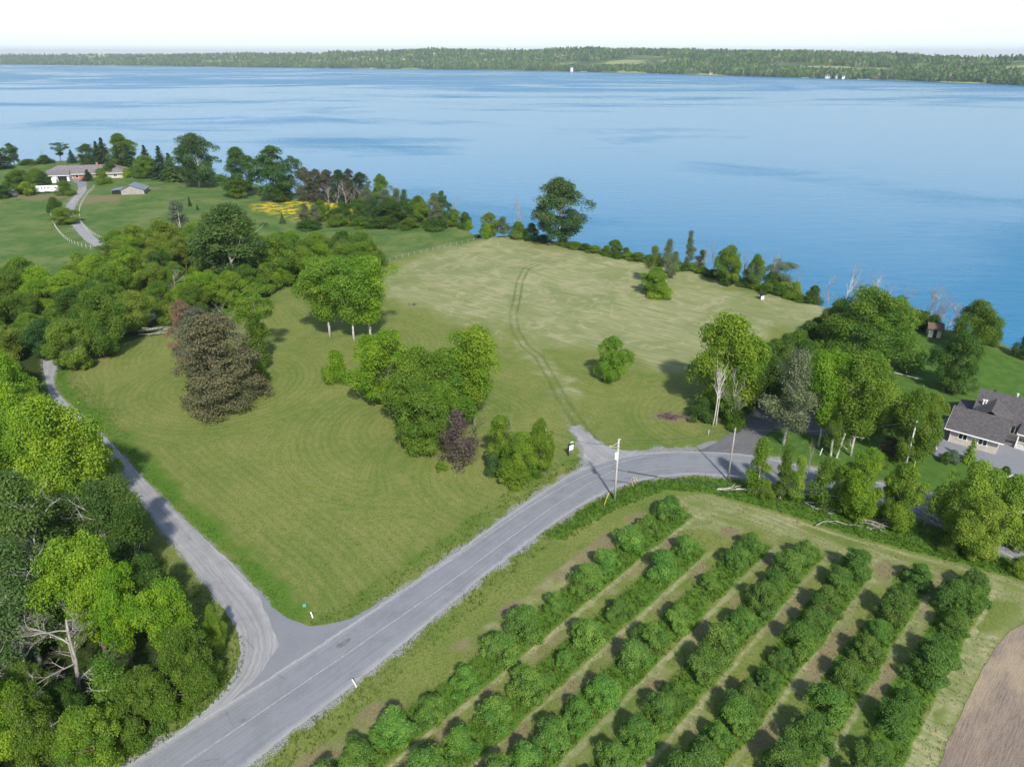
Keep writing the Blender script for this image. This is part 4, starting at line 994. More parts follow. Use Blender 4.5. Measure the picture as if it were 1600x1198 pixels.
P('maple', 10, 1180, 1060, 90, BRIGHT, 'yellow green tree in the lower left corner of the photo', WB)
P('maple', 155, 1200, 1110, 90, FRESH, 'fresh green tree above the lower edge of the photo beside the road', WB)
P('maple', 110, 1130, 1070, 60, DARK, 'dark tree directly under the big dead tree', WB)
P('maple', 60, 1010, 920, 70, MID, 'green tree behind the big dead tree', WB)
P('maple', 20, 900, 790, 80, DARK, 'dark tree at the left frame edge beside the tall poplar', WB)
P('maple', 10, 1000, 890, 90, DARK, 'dark tree at the left frame edge above the second dead tree', WB)
P('shrub', 330, 1075, 1035, 54, FRESH, 'leafy bush at the tip of the wood by the lane curve', WB)
P('shrub', 265, 1128, 1085, 56, MID, 'low bush on the road verge side of the lower left wood', WB)
P('shrub', 210, 1165, 1125, 60, MID, 'low bush at the road verge near the lower edge of the photo', WB)
# --- the wood behind the lawn: the marked trees
WA = 'wood behind the lawn'
P('maple', 117, 578, 500, 62, OLIVE, 'rounded tree at the mouth of the lane out of the wood', WA)
P('maple', 165, 556, 455, 84, MID, 'dark spreading tree with pale trunk next to the lane mouth', WA)
P('maple', 78, 558, 500, 66, (0.05, 0.12, 0.03), 'smooth green low tree left of the lane mouth', WA)
P('maple', 255, 492, 440, 48, MID, 'green tree above the fallen white branches', WA)
P('maple', 185, 400, 361, 40, FRESH, 'bright tree beside the end of the visible farm drive', WA)
P('maple', 215, 405, 353, 46, OLIVE, 'tree second from the farm drive at the upper edge of the wood', WA)
P('maple', 262, 410, 345, 62, OLIVE, 'broad tree in the upper edge of the wood left of the silvery poplar', WA)
P('maple', 312, 412, 352, 56, MID, 'broad tree in the upper edge of the wood right of the silvery poplar', WA)
P('maple', 210, 460, 385, 64, BRIGHT, 'brightest lumpy tree in the wood below the farm drive', WA)
P('maple', 180, 470, 415, 56, FRESH, 'bright lumpy tree beside the grassy gap in the wood', WA)
P('maple', 440, 446, 368, 60, MID, 'tree right of the tallest dark green tree in the wood', WA)
P('maple', 434, 448, 405, 40, BRIGHT, 'bright low tree at the lawn edge right of the tallest tree', WA)
P('maple', 478, 436, 385, 60, FRESH, 'fresh green tree in the narrow end of the wood', WA)
P('maple', 505, 428, 375, 50, BRIGHT, 'bright green tree behind the slender trunked group', WA)
P('maple', 500, 405, 362, 44, OLIVE, 'olive tree at the back of the narrow end of the wood', WA)
P('maple', 540, 410, 362, 44, DARK, 'dark tree second from the right end of the wood', WA)
P('maple', 568, 414, 362, 60, MID, 'last round tree at the right end of the wood', WA)
P('shrub', 592, 414, 390, 28, MID, 'shrub at the very right end of the wood', WA)
P('shrub', 395, 495, 455, 50, BRIGHT, 'bright bush behind the grey leafless tree', WA)
P('maple', 365, 480, 425, 60, FRESH, 'fresh tree at the foot of the tallest dark green tree', WA)

# --- filling trees of the two woods
def fill(poly, n, rmin, name, tries=6000, hr=(7, 11), seed=3, tints=(MID, FRESH, OLIVE, BRIGHT, DARK), spare=()):
    r = np.random.default_rng(seed); lo, hi = poly.min(0), poly.max(0); k = 0; out = []
    while k < n and tries:
        tries -= 1; q = lo + (hi - lo) * r.random(2)
        if sd(np.array([q[0]]), np.array([q[1]]), poly)[0] < 2.5: continue
        g0 = q[1] * CP + CAMH * SP
        if g0 < 5: continue
        px = 800 + FPX * q[0] / g0; py = 599 - FPX * (q[1] * SP - CAMH * CP) / g0
        if px < -70 or py > 1330: continue
        if any(math.hypot(q[0] - a, q[1] - b_) < rad for a, b_, rad in spare): continue
        if polydist(np.array([q[0]]), np.array([q[1]]), DRIVE)[0] < 4.5: continue
        if min(polydist(np.array([q[0]]), np.array([q[1]]), LANE_L)[0], 99) < 5.5: continue
        if any(math.hypot(q[0] - a, q[1] - b_) < max(rmin, .62 * rad + rmin * .45) for a, b_, rad in placed): continue
        placed.append((q[0], q[1], rmin * .6)); out.append((q[0], q[1], px, py)); k += 1
    out.sort(key=lambda t: -t[1])
    bands = {}
    for (x_, y_, px, py) in out: bands.setdefault(int(y_ // 14), []).append((px, x_, y_, py))
    bl = sorted(bands, reverse=True); od = ['farthest', 'second', 'third', 'fourth', 'fifth', 'sixth', 'seventh', 'eighth', 'ninth', 'tenth', 'eleventh', 'twelfth'] or ['farthest', 'second farthest', 'third farthest', 'fourth farthest', 'fifth farthest', 'sixth farthest', 'seventh farthest', 'eighth farthest', 'ninth farthest', 'tenth farthest', 'eleventh farthest', 'twelfth farthest']
    for bi, bb in enumerate(bl):
        for j, (px, x_, y_, py) in enumerate(sorted(bands[bb])):
            kd = r.choice(['maple', 'maple', 'field', 'shrub']); h = r.uniform(*hr) * (.55 if kd == 'shrub' else 1); w = h * r.uniform(.85, 1.15) * (1.5 if kd == 'shrub' else 1)
            t = tints[int(r.integers(len(tints)))]
            tn = {id(MID): 'mid green', id(FRESH): 'fresh green', id(OLIVE): 'olive green', id(BRIGHT): 'bright green', id(DARK): 'dark green'}[id(t)]
            placed.pop(0) if False else None
            plant(kd, x_, y_, h, w, t, '%s %s, %s from left in %s rank of the %s' % (tn, 'bush' if kd == 'shrub' else 'tree', ORD[min(j, 29)], od[min(bi, 11)] if bi < 12 else 'nearest', name), name)
    return len(out)
n1_ = fill(WOOD_A, 150, 5.0, WA, 12000, (7, 10.5), 3, spare=[(G(218, 482)[0], G(218, 482)[1], 9)])
n2_ = fill(WOOD_B, 150, 3.2, WB, 14000, (3.5, 7.0), 5, tints=(MID, DARK, MID, FRESH, DARK))
print('fill', n1_, n2_, 'trees', len(placed))

# --- the orchard
WORD = ['nearest the road', 'second from the road', 'third from the road', 'fourth from the road', 'fifth from the road', 'sixth from the road', 'beside the stubble field']
for ri, row in enumerate(ROWS):
    for bi, (px, py) in enumerate(row):
        g = G(px, py, 1.5); small = (ri == 2 and bi in (2,)) or (ri == 1 and bi in (4,))
        s = R.uniform(.80, 1.18) * (.7 if R.random() < .08 else 1) * (.62 if small else 1) * (1.08 if ri > 4 else 1)
        plant('orchard', g[0] + R.normal(0, .12), g[1], 3.2 * s * R.uniform(.95, 1.1), 3.6 * s, (lambda k, w_: [ORCHG[0] * k * w_, ORCHG[1] * k, ORCHG[2] * k])((1.12 - .05 * ri) * R.uniform(.88, 1.12), R.uniform(.93, 1.08)),
              '%s orchard bush from the headland end of the row %s' % (ORD[bi], WORD[ri]), 'orchard row ' + WORD[ri])

# ------------------------------------------------------------------ tall grass, one mass per place
def grass_mesh(pts, hts, r, mat, blades=3, wid=.05):
    n = len(pts); b_ = np.repeat(np.arange(n), blades); m_ = len(b_)
    base = pts[b_] + np.c_[r.normal(0, .10, (m_, 2)), np.zeros(m_)]
    a = r.random(m_) * 6.283; h = hts[b_] * r.uniform(.6, 1.2, m_); w = wid * r.uniform(.7, 1.4, m_)
    side = np.stack([np.cos(a), np.sin(a), 0 * a], -1) * w[:, None]
    tip = base + np.stack([r.normal(0, .35, m_) * h, r.normal(0, .35, m_) * h, h], -1)
    V = np.stack([base - side, base + side, tip], 1).reshape(-1, 3)
    return mkmesh('grass', V, np.arange(3 * m_).reshape(-1, 3), mat, False, np.repeat(r.random(m_), 3))
def scatter(poly, dens, r, cond=None):
    lo, hi = poly.min(0), poly.max(0); n = int(dens * np.prod(hi - lo)); q = lo + (hi - lo) * r.random((n, 2))
    k = inside(q[:, 0], q[:, 1], poly)
    if cond is not None: k &= cond(q[:, 0], q[:, 1])
    q = q[k]; return np.c_[q, hgt(q[:, 0], q[:, 1])]
rg = np.random.default_rng(77)
pv = scatter(VERGE, 7, rg, lambda a, b: polydist(a, b, SEDGE) > .5)
o = mkobj('verge_grass', grass_mesh(pv, rg.uniform(.3, .65, len(pv)), rg, M_LEAF, 3, .06), color=(0.095, 0.175, 0.024)); tag(o, 'tall lush green grass between the road bend and the orchard headland', 'grass', kind='stuff')
def inrow(a, b):
    u = a * NR[0] + b * NR[1]; v = a * DR[0] + b * DR[1]; k = np.zeros(a.shape, bool)
    for r_, (c, d) in zip(ROWS, ROWLINES):
        k |= (np.abs(u - c @ NR) < 1.7) & (v < (GL(r_, 1.3) @ DR).max() + 2)
    return k
po = scatter(ORCH, 7, rg, inrow)
o = mkobj('orchard_grass', grass_mesh(po, rg.uniform(.25, .6, len(po)), rg, M_LEAF, 3, .06), color=(0.108, 0.165, 0.028)); tag(o, 'tall green grass growing under the orchard rows', 'grass', kind='stuff')
ps = scatter(ORCH, 4, rg, lambda a, b: ~inrow(a, b) & (vnoise(a, b, 3, 2) > .42) & ((a * NR[0] + b * NR[1]) > ROWU[0] - 3.5))
o = mkobj('cut_straw', grass_mesh(ps, rg.uniform(.08, .26, len(ps)), rg, M_LEAF, 3, .05), color=(0.30, 0.27, 0.15)); tag(o, 'cut dry straw lying between the orchard rows and on the headland', 'straw', kind='stuff')
def nearroad(a, b): d = np.minimum(polydist(a, b, SEDGE), polydist(a, b, NEDGE)); return (d > .3) & (d < 3.2 + 2 * vnoise(a, b, 4, 8))
RV = np.vstack([GL([(100, 1280), (215, 1190)]), ])
strip = GL([(150, 1215), (540, 955), (640, 890), (850, 745), (905, 722), (925, 790), (850, 840), (560, 1080), (395, 1198), (330, 1240)])
blocks = [NEDGE, ]
def outroad(a, b):
    Q = np.vstack([NEDGE, SEDGE[::-1]]); L_ = np.vstack([LANE_L, LANE_R[::-1]])
    return (~inside(a, b, Q)) & (~inside(a, b, L_)) & (~inside(a, b, FAN))
big = GL([(100, 1300), (150, 1150), (330, 1060), (540, 940), (850, 730), (905, 715), (990, 770), (850, 860), (600, 1080), (420, 1240)])
pr = scatter(big, 6, rg, lambda a, b: nearroad(a, b) & outroad(a, b) & (vnoise(a, b, 1.3, 12) > .35))
pl = scatter(GL([(60, 560), (130, 560), (240, 740), (420, 900), (440, 960), (400, 940), (300, 850), (180, 720), (60, 600)]), 5, rg, lambda a, b: outroad(a, b) & (polydist(a, b, LANE_R) < 5) & (polydist(a, b, LANE_R) > .3))
pc = scatter(GL([(225, 850), (330, 930), (385, 1000), (390, 1060), (320, 1125), (150, 1230), (60, 1230), (200, 1080), (300, 1040), (260, 930)]), 6, rg, lambda a, b: outroad(a, b))
pl[:, 2] -= .08
pp = np.vstack([pr, pl, pc])
o = mkobj('roadside_grass', grass_mesh(pp, rg.uniform(.15, .42, len(pp)), rg, M_LEAF, 3, .05), color=(0.105, 0.165, 0.03)); tag(o, 'uneven roadside grass along the asphalt road and the gravel lane', 'grass', kind='stuff')

# ------------------------------------------------------------------ far woods across the lake (one mass, instanced crowns)
def ico_crown(seed, conif=False):
    r = np.random.default_rng(seed); 
    if conif: c = clumps_round(r, 15, 6, 0, 14, 1.8, 'cone')
    else: c = clumps_round(r, 13, 12, 0, 16, 2.8, 'dome')
    me = crown_mesh('far_crown', c, 380, 2.3, seed + 1, M_FARLEAF, .85, .5, .5)
    return bpy.data.objects.new('far_crown', me)
def far_leaf():
    m, nt, out = newmat('far_leaf'); b = NB(nt)
    oi = b.n('ShaderNodeObjectInfo'); P_ = b.pos()
    r1 = oi.outputs['Random']; 
    c = b.mix(r1, (0.035, 0.10, 0.03), (0.20, 0.33, 0.085))
    c = b.mix(b.math('MULTIPLY', b.ramp(b.noise(.009, P_, 4, .7), .45, .58), .6), c, (0.04, 0.11, 0.05))
    c = b.mix(b.math('MULTIPLY', b.math('GREATER_THAN', r1, .93), .7), c, (0.30, 0.27, 0.18))
    nt.links.new(b.bsdf(c, .8, .1), out.inputs[0]); return m
M_FARLEAF = far_leaf()
rf = np.random.default_rng(91)
N = 34000
a_ = rf.uniform(math.atan((-150 - 800) / FPX / 1.1), math.atan((1900 - 800) / FPX / 1.1) , N); d_ = np.where(rf.random(N) < .4, rf.uniform(0, 160, N), rf.uniform(100, 1750, N))
# fewer where farther out, clearings by noise
R0 = np.interp(a_, az, rr); keep = (vnoise(a_ * 3000, d_, 260, 31) > .36) | (d_ < 90)
keep &= rf.random(N) < np.clip(3200 / R0, .55, 1)
a_, d_, R0 = a_[keep], d_[keep], R0[keep]; R1 = R0 + 14 + d_
FP = np.stack([R1 * np.sin(a_), R1 * np.cos(a_), farh(a_, d_) - .5], -1)
pm = bpy.data.meshes.new('far_wood'); pm.from_pydata([tuple(v) for v in FP], [], [])
fo = mkobj('far_wood', pm); tag(fo, 'continuous wood covering the hills on the far shore of the lake', 'wood', kind='stuff')
fc = bpy.data.collections.new('far_crowns')
for s_ in (1, 2, 3): fc.objects.link(ico_crown(900 + s_ * 7))
fc.objects.link(ico_crown(950, True))
ng = bpy.data.node_groups.new('far_wood_scatter', 'GeometryNodeTree')
ng.interface.new_socket('Geometry', in_out='INPUT', socket_type='NodeSocketGeometry'); ng.interface.new_socket('Geometry', in_out='OUTPUT', socket_type='NodeSocketGeometry')
gi = ng.nodes.new('NodeGroupInput'); go = ng.nodes.new('NodeGroupOutput')
mp = ng.nodes.new('GeometryNodeMeshToPoints'); iop = ng.nodes.new('GeometryNodeInstanceOnPoints'); ci = ng.nodes.new('GeometryNodeCollectionInfo')
ci.inputs['Collection'].default_value = fc; ci.inputs['Separate Children'].default_value = True; ci.inputs['Reset Children'].default_value = True
iop.inputs['Pick Instance'].default_value = True
rs = ng.nodes.new('FunctionNodeRandomValue'); rs.data_type = 'FLOAT_VECTOR'; rs.inputs[0].default_value = (.7, .7, .6); rs.inputs[1].default_value = (1.6, 1.6, 1.7)
rr_ = ng.nodes.new('FunctionNodeRandomValue'); rr_.data_type = 'FLOAT_VECTOR'; rr_.inputs[0].default_value = (0, 0, 0); rr_.inputs[1].default_value = (0, 0, 6.28)
L = ng.links.new
L(gi.outputs[0], mp.inputs[0]); L(mp.outputs[0], iop.inputs['Points']); L(ci.outputs[0], iop.inputs['Instance']); L(rs.outputs[0], iop.inputs['Scale']); L(rr_.outputs[0], iop.inputs['Rotation']); L(iop.outputs[0], go.inputs[0])
md_ = fo.modifiers.new('scatter', 'NODES'); md_.node_group = ng

# ------------------------------------------------------------------ buildings
M_WHITE = simple('white_trim', (0.78, 0.78, 0.76), .6, .05)
M_SIDING = simple('beige_siding', (0.50, 0.45, 0.40), .8, .08, 1.5)
M_SHINGLE = simple('brown_shingle', (0.085, 0.079, 0.082), .9, .3, 2.5, bump=.4)
M_SHINGLE_F = simple('grey_shingle', (0.17, 0.155, 0.165), .9, .25, 1.2, bump=.3)
M_GREYROOF = simple('pale_grey_roof', (0.13, 0.135, 0.15), .8, .2, 1.2)
M_GLASS = simple('window_glass', (0.02, 0.025, 0.03), .08, .1, 1, .6, 0)
M_BRICK = simple('orange_brick', (0.36, 0.15, 0.08), .85, .3, 5)
M_WEATHER = simple('weathered_boards', (0.30, 0.28, 0.27), .9, .25, 1.2)
M_TIN = simple('blue_grey_tin', (0.17, 0.20, 0.25), .5, .2, 1)
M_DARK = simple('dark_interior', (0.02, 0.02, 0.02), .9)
M_BLACK = simple('black_plastic', (0.025, 0.025, 0.028), .5)
M_METAL = simple('dark_metal', (0.12, 0.12, 0.12), .4, .1, 3, metal=.7)
M_RUSTB = simple('brown_roof', (0.14, 0.085, 0.07), .85)
M_YELLOW = simple('yellow_plastic', (0.70, 0.50, 0.10), .5, .05)
M_GREEN = simple('green_paint', (0.02, 0.28, 0.10), .5, .05)
M_TEAL = simple('teal_paint', (0.12, 0.38, 0.28), .5, .05)
M_POLE = simple('pole_wood', (0.46, 0.44, 0.40), .85, .2, 1.2)
M_STONE = simple('pale_stone', (0.55, 0.54, 0.52), .9)

def gable(mb, x0, x1, y0, y1, ze, zr, ov=.45, t=.16):    # ridge along x
    ym = (y0 + y1) / 2; sl_ = (zr - ze) / (ym - y0); d = sl_ * ov
    mb.slab([(x0 - ov, y0 - ov, ze - d + t), (x1 + ov, y0 - ov, ze - d + t), (x1 + ov, ym, zr + t), (x0 - ov, ym, zr + t)], t)
    mb.slab([(x0 - ov, ym, zr + t), (x1 + ov, ym, zr + t), (x1 + ov, y1 + ov, ze - d + t), (x0 - ov, y1 + ov, ze - d + t)], t)
def window(parent, x, z, w, h, yf, panes=2, axis='x'):
    f = MB(); pw = w / panes
    o_ = MB()
    o_.box(-w / 2 - .1, w / 2 + .1, -.07, .02, h / 2, h / 2 + .12); o_.box(-w / 2 - .1, w / 2 + .1, -.07, .02, -h / 2 - .12, -h / 2)
    for i in range(panes + 1): o_.box(-w / 2 + i * pw - .06 - (0 if i else .04), -w / 2 + i * pw + .06 + (0 if i < panes else .04), -.06, .02, -h / 2, h / 2)
    fr = o_.build('window', M_WHITE, parent)
    fr.location = (x, yf, z) if axis == 'x' else (x, yf, z)
    if axis == 'y': fr.rotation_euler = (0, 0, -math.pi / 2)
    for i in range(panes):
        p = MB(); p.box(-w / 2 + i * pw + .06, -w / 2 + (i + 1) * pw - .06, -.03, .0, -h / 2, h / 2); p.build('pane', M_GLASS, fr)
    return fr

# the grey roofed house at the right
ga = G(1480, 690); gb = G(1554, 711); ang = math.atan2(gb[1] - ga[1], gb[0] - ga[0])
hs = empty('house', (ga[0], ga[1], zt(*ga)), ang); tag(hs, 'beige bungalow with dark grey brown roof at the right frame edge', 'house')
w = MB(); w.prism([(0, -.5), (8.4, -.5), (8.4, 2.6), (4.2, 4.85), (0, 2.6)], 0, 7.0); w.build('garage_wall', M_SIDING, hs)
r_ = MB(); gable(r_, -.35, 7.15, 0, 8.4, 2.6, 4.85, .5); r_.build('garage_roof', M_SHINGLE, hs)
t_ = MB(); t_.box(-.9, 7.7, -.58, -.502, 2.30, 2.50); t_.box(-.9, 7.7, -.70, -.585, 2.36, 2.49); t_.build('gutter', M_WHITE, hs)
t_ = MB(); t_.slab([(-.87, -.5, 2.5), (-.84, -.5, 2.5), (-.84, 4.2, 5.0), (-.87, 4.2, 5.0)], .22); t_.build('rake_board', M_WHITE, hs)
t_ = MB(); t_.tube([(.12, -.12, 2.3), (.12, -.08, .1), (-.9, -.3, .05)], .05, 6); t_.build('downpipe', M_WHITE, hs)
window(hs, 1.95, 1.6, 1.25, 1.0, -.003); window(hs, 4.85, 1.6, 1.25, 1.0, -.003)
w = MB(); w.prism([(8.403, -.5), (16.5, -.5), (16.5, 2.7), (12.3, 5.75), (8.403, 2.9)], 2.0, 22.0); w.build('main_wall', M_SIDING, hs)
r_ = MB(); gable(r_, 2.0, 22, 7.7, 16.9, 2.9, 5.9, .45); r_.build('main_roof', M_SHINGLE, hs)
r_ = MB()                                  # the cross gable between garage and house
r_.slab([(4.5, 4.6, 5.5), (7.6, 4.6, 3.3), (7.6, 9.0, 3.9), (4.5, 10.8, 5.5)], .15); r_.slab([(1.9, 5.2, 3.6), (4.5, 4.6, 5.5), (4.5, 10.8, 5.5), (1.9, 8.9, 3.8)], .15)
r_.build('cross_roof', M_SHINGLE, hs)
w = MB(); w.box(7.003, 12, 7.9, 8.39, -.5, 3.0); w.build('entry_wall', M_SIDING, hs)
window(hs, 8.3, 1.75, 1.15, 1.25, 7.897)
w = MB(); w.box(-.6, 1.6, 10.4, 13.4, -.4, 2.4); w.build('lean_to', M_SIDING, hs)
r_ = MB(); r_.slab([(-1, 10, 2.5), (1.95, 10, 3.0), (1.95, 13.8, 3.0), (-1, 13.8, 2.5)], .14); r_.build('lean_to_roof', M_SHINGLE, hs)
for (vx, vy, vz, mt, nm) in ((2.7, 9.4, 4.6, M_WHITE, 'roof_vent'), (3.1, 9.5, 4.6, M_WHITE, 'roof_vent'), (3.6, 13.6, 5.2, M_BLACK, 'chimney'), (7.0, 12.6, 5.9, M_WHITE, 'roof_vent')):
    t_ = MB(); t_.tube([(vx, vy, vz - .6), (vx, vy, vz + .45)], .13, 8); t_.tube([(vx, vy, vz + .45), (vx, vy, vz + .62)], .2, 8); t_.build(nm, mt, hs)
pr_ = MB(); pr_.slab([(8.9, 4.3, 2.9), (15, 4.3, 2.9), (15, 7.9, 3.4), (8.9, 7.9, 3.4)], .15); pr_.build('porch_roof', M_SHINGLE, hs)
pr_ = MB(); pr_.box(8.85, 15, 4.25, 4.33, 2.62, 2.84); pr_.box(8.8, 8.88, 4.25, 7.8, 2.66, 2.86)
pr_.build('porch_fascia', M_WHITE, hs)
pr_ = MB(); pr_.box(9, 15, 4.4, 7.895, .0, .5); pr_.build('porch_deck', M_STONE, hs)
for px_ in (9.15, 11.5, 14.5):
    t_ = MB(); t_.box(px_ - .09, px_ + .09, 4.45, 4.63, .5, 2.75); t_.build('post', M_WHITE, hs)
t_ = MB(); t_.box(9.25, 14.4, 4.5, 4.57, 1.3, 1.38); t_.box(9.25, 14.4, 4.5, 4.57, .62, .68)
t_.build('railing', M_WHITE, hs)
for q in range(26):
    pass
t_ = MB()
for q in range(34): t_.box(9.35 + q * .148, 9.39 + q * .148, 4.515, 4.555, .68, 1.3)
o = t_.build('balusters', M_WHITE, hs); o['kind'] = 'stuff'
t_ = MB(); t_.box(7.1, 8.9, 7.0, 7.8, -.3, .35); t_.build('planter', M_STONE, hs)

# hidden cottage under the trees
ca = G(1300, 664); cot = empty('cottage', (ca[0], ca[1] + 3, zt(*ca)), math.radians(-12)); tag(cot, 'low cottage with pale grey roof half hidden under the bright trees', 'house')
w = MB(); w.prism([(0, -.5), (7, -.5), (7, 2.5), (3.5, 3.9), (0, 2.5)], 0, 12); w.build('wall', M_SIDING, cot)
r_ = MB(); gable(r_, 0, 12, 0, 7, 2.5, 3.9, .5); r_.build('roof', M_GREYROOF, cot)
t_ = MB(); t_.box(-.5, 12.5, 7.51, 7.6, 2.2, 2.42); t_.box(-.5, 12.5, -.6, -.505, 2.2, 2.42); t_.build('fascia', M_WHITE, cot)
window(cot, 3, 1.5, 1.2, 1, -.003); window(cot, 8, 1.5, 1.2, 1, -.003)
t_ = MB(); t_.box(5.2, 6.1, -.05, -.003, -.1, 2.0); t_.build('door', M_WHITE, cot)

# garden chairs near the cottage
def chair(px, py, lab):
    g = G(px, py); c = empty('garden_chair', (g[0], g[1], zt(*g)), .4); tag(c, lab, 'chair', 'white garden chairs')
    a = MB(); a.box(-.28, .28, -.28, .28, .4, .46); a.build('seat', M_WHITE, c)
    a = MB(); a.box(-.28, .28, .24, .29, .46, 1.0); a.build('backrest', M_WHITE, c)
    for sx in (-1, 1):
        for sy in (-1, 1):
            a = MB(); a.box(sx * .25 - .025, sx * .25 + .025, sy * .25 - .025, sy * .25 + .025, 0, .4); a.build('leg', M_WHITE, c)
chair(1368, 668, 'white garden chair on the shaded lawn, left of two under the green tree'); chair(1378, 667, 'white garden chair on the shaded lawn, right of two under the green tree')

# brown roofed hut near the bluff
hg = G(1449, 528); hut = empty('hut', (hg[0], hg[1], zt(*hg)), math.radians(-20)); tag(hut, 'small pale hut with brown roof near the bluff', 'hut')
w = MB(); w.prism([(0, -.5), (3, -.5), (3, 2.2), (1.5, 3.0), (0, 2.2)], 0, 2.6); w.build('wall', M_STONE, hut)
r_ = MB(); gable(r_, 0, 2.6, 0, 3, 2.2, 3.0, .4); r_.build('roof', M_RUSTB, hut)
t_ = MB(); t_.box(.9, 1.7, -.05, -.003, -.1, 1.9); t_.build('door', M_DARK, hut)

# the farmhouse far left
fa = G(97, 281); fb = G(160, 276.5); an = math.atan2(fb[1] - fa[1], fb[0] - fa[0])
fh = empty('farmhouse', (fa[0], fa[1], zt(*fa)), 0.22); tag(fh, 'long low farmhouse with grey hipped roof and open garage, far left', 'house')
w = MB(); w.box(-9, 30, 0, 14, -.5, 3.0); w.build('wall', M_SIDING, fh)
r_ = MB()
x0, x1, y0, y1, ze, zr = -10, 31, -1, 15, 2.9, 6.4
r_.slab([(x0, y0, ze), (x1, y0, ze), (x1 - 7, 7, zr), (x0 + 7, 7, zr)], .2); r_.slab([(x0, y1, ze), (x0 + 7, 7, zr), (x1 - 7, 7, zr), (x1, y1, ze)], .2)
r_.slab([(x0, y0, ze), (x0 + 7, 7, zr), (x0, y1, ze)], .2); r_.slab([(x1, y0, ze), (x1, y1, ze), (x1 - 7, 7, zr)], .2)
r_.build('roof', M_SHINGLE_F, fh)
w = MB(); w.prism([(-4.5, -.5), (-.003, -.5), (-.003, 3), (-4.5, 3)], -6, 5); w.build('garage_wing', M_WHITE, fh)
r_ = MB(); r_.slab([(-6.6, -5.2, 3.05), (5.6, -5.2, 3.05), (4, 2.5, 4.7), (-5, 2.5, 4.7)], .2); r_.build('garage_roof', M_SHINGLE_F, fh)
for dx in (-5.2, -.2):
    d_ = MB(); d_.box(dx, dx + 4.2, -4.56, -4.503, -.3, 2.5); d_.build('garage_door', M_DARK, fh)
b_ = MB(); b_.box(5.6, 14.5, -.12, -.003, -.4, 2.7); b_.build('brick_front', M_BRICK, fh)
for wx in (7.5, 11.5): window(fh, wx, 1.6, 1.5, 1.3, -.123, 1)
for wx in (17.5, 21.5, 26): window(fh, wx, 1.6, 1.6, 1.3, -.003, 2)
t_ = MB(); t_.box(-10, 31, -1.08, -1.003, 2.6, 2.85); t_.box(-6.7, 5.7, -5.28, -5.203, 2.75, 3.0); t_.build('fascia', M_WHITE, fh)
c_ = MB(); c_.box(16, 17, 6.2, 7, 5.6, 7.6); c_.build('chimney', M_BRICK, fh)

# barn
bg_ = G(190, 305); bn = empty('barn', (bg_[0], bg_[1], zt(*bg_)), math.radians(12)); tag(bn, 'weathered grey barn with blue grey tin roof in the far paddock', 'barn')
w = MB(); w.prism([(0, -.5), (9, -.5), (9, 2.4), (4.5, 4.0), (0, 2.4)], 0, 10)
w.V = [(-y_ * 1.0 + 0, x_, z_) if False else (x_, y_, z_) for (x_, y_, z_) in w.V]
w = MB(); w.add([(0, 0, -.5), (10, 0, -.5), (10, 9, -.5), (0, 9, -.5), (0, 0, 2.2), (10, 0, 2.2), (10, 9, 2.2), (0, 9, 2.2), (4.2, 0, 4.2), (4.2, 9, 4.2)],
           [(0, 1, 5, 8, 4), (1, 2, 6, 5), (2, 3, 7, 9, 6), (3, 0, 4, 7), (0, 3, 2, 1)]); w.build('wall', M_WEATHER, bn)
for sx, (xa, za, xb, zb) in enumerate(((-.5, 2.1, 4.2, 4.35), (4.2, 4.35, 10.6, 2.05))):
    r_ = MB(); r_.slab([(xa, -.5, za), (xb, -.5, zb), (xb, 9.5, zb), (xa, 9.5, za)], .12); r_.build('roof_slope', M_TIN, bn)
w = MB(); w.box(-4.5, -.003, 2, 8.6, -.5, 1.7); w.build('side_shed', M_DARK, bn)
r_ = MB(); r_.slab([(-4.8, 1.5, 1.8), (-.3, 1.5, 2.3), (-.3, 9.0, 2.3), (-4.8, 9.0, 1.8)], .1); r_.build('side_roof', M_TIN, bn)
d_ = MB(); d_.box(5.5, 7.6, -.06, -.003, -.2, 2.0); d_.build('door', M_WEATHER, bn)
# small shed
sg = G(13, 307); sh = empty('shed', (sg[0], sg[1], zt(*sg)), .1); tag(sh, 'small pale grey shed at the left frame edge', 'shed')
w = MB(); w.box(-2.4, 2.6, 0, 4, -.4, 2.4); w.build('wall', M_WHITE, sh); r_ = MB(); r_.slab([(-2.8, -.4, 2.4), (3, -.4, 2.4), (3, 4.3, 3.0), (-2.8, 4.3, 3.0)], .12); r_.build('roof', M_GREYROOF, sh)
# horse trailer
tg_ = G(57, 303); tr_ = empty('trailer', (tg_[0], tg_[1], zt(*tg_)), math.radians(14)); tag(tr_, 'long white horse trailer parked beside the farm drive', 'trailer')
w = MB(); w.prism([(0, .7), (2.4, .7), (2.4, 3.0), (2.1, 3.25), (.3, 3.25), (0, 3.0)], 0, 10.5); w.prism([(0, 1.9), (2.4, 1.9), (2.4, 3.0), (2.1, 3.22), (.3, 3.22), (0, 3.0)], 10.503, 12.6); w.build('body', M_WHITE, tr_)
for wx in (1, 2.4, 3.8, 5.2, 8.2): 
    p = MB(); p.box(wx, wx + .7, -.04, -.002, 2.1, 2.6); p.build('window', M_GLASS, tr_)
for wx in (4.2, 5.2):
    for sy in (-.02, 2.2):
        p = MB(); p.tube([(wx, sy, .4), (wx, sy + .22, .4)], .4, 12); p.build('wheel', M_BLACK, tr_)
p = MB(); p.box(3.6, 5.8, -.07, -.003, .8, .92); p.build('fender', M_METAL, tr_)
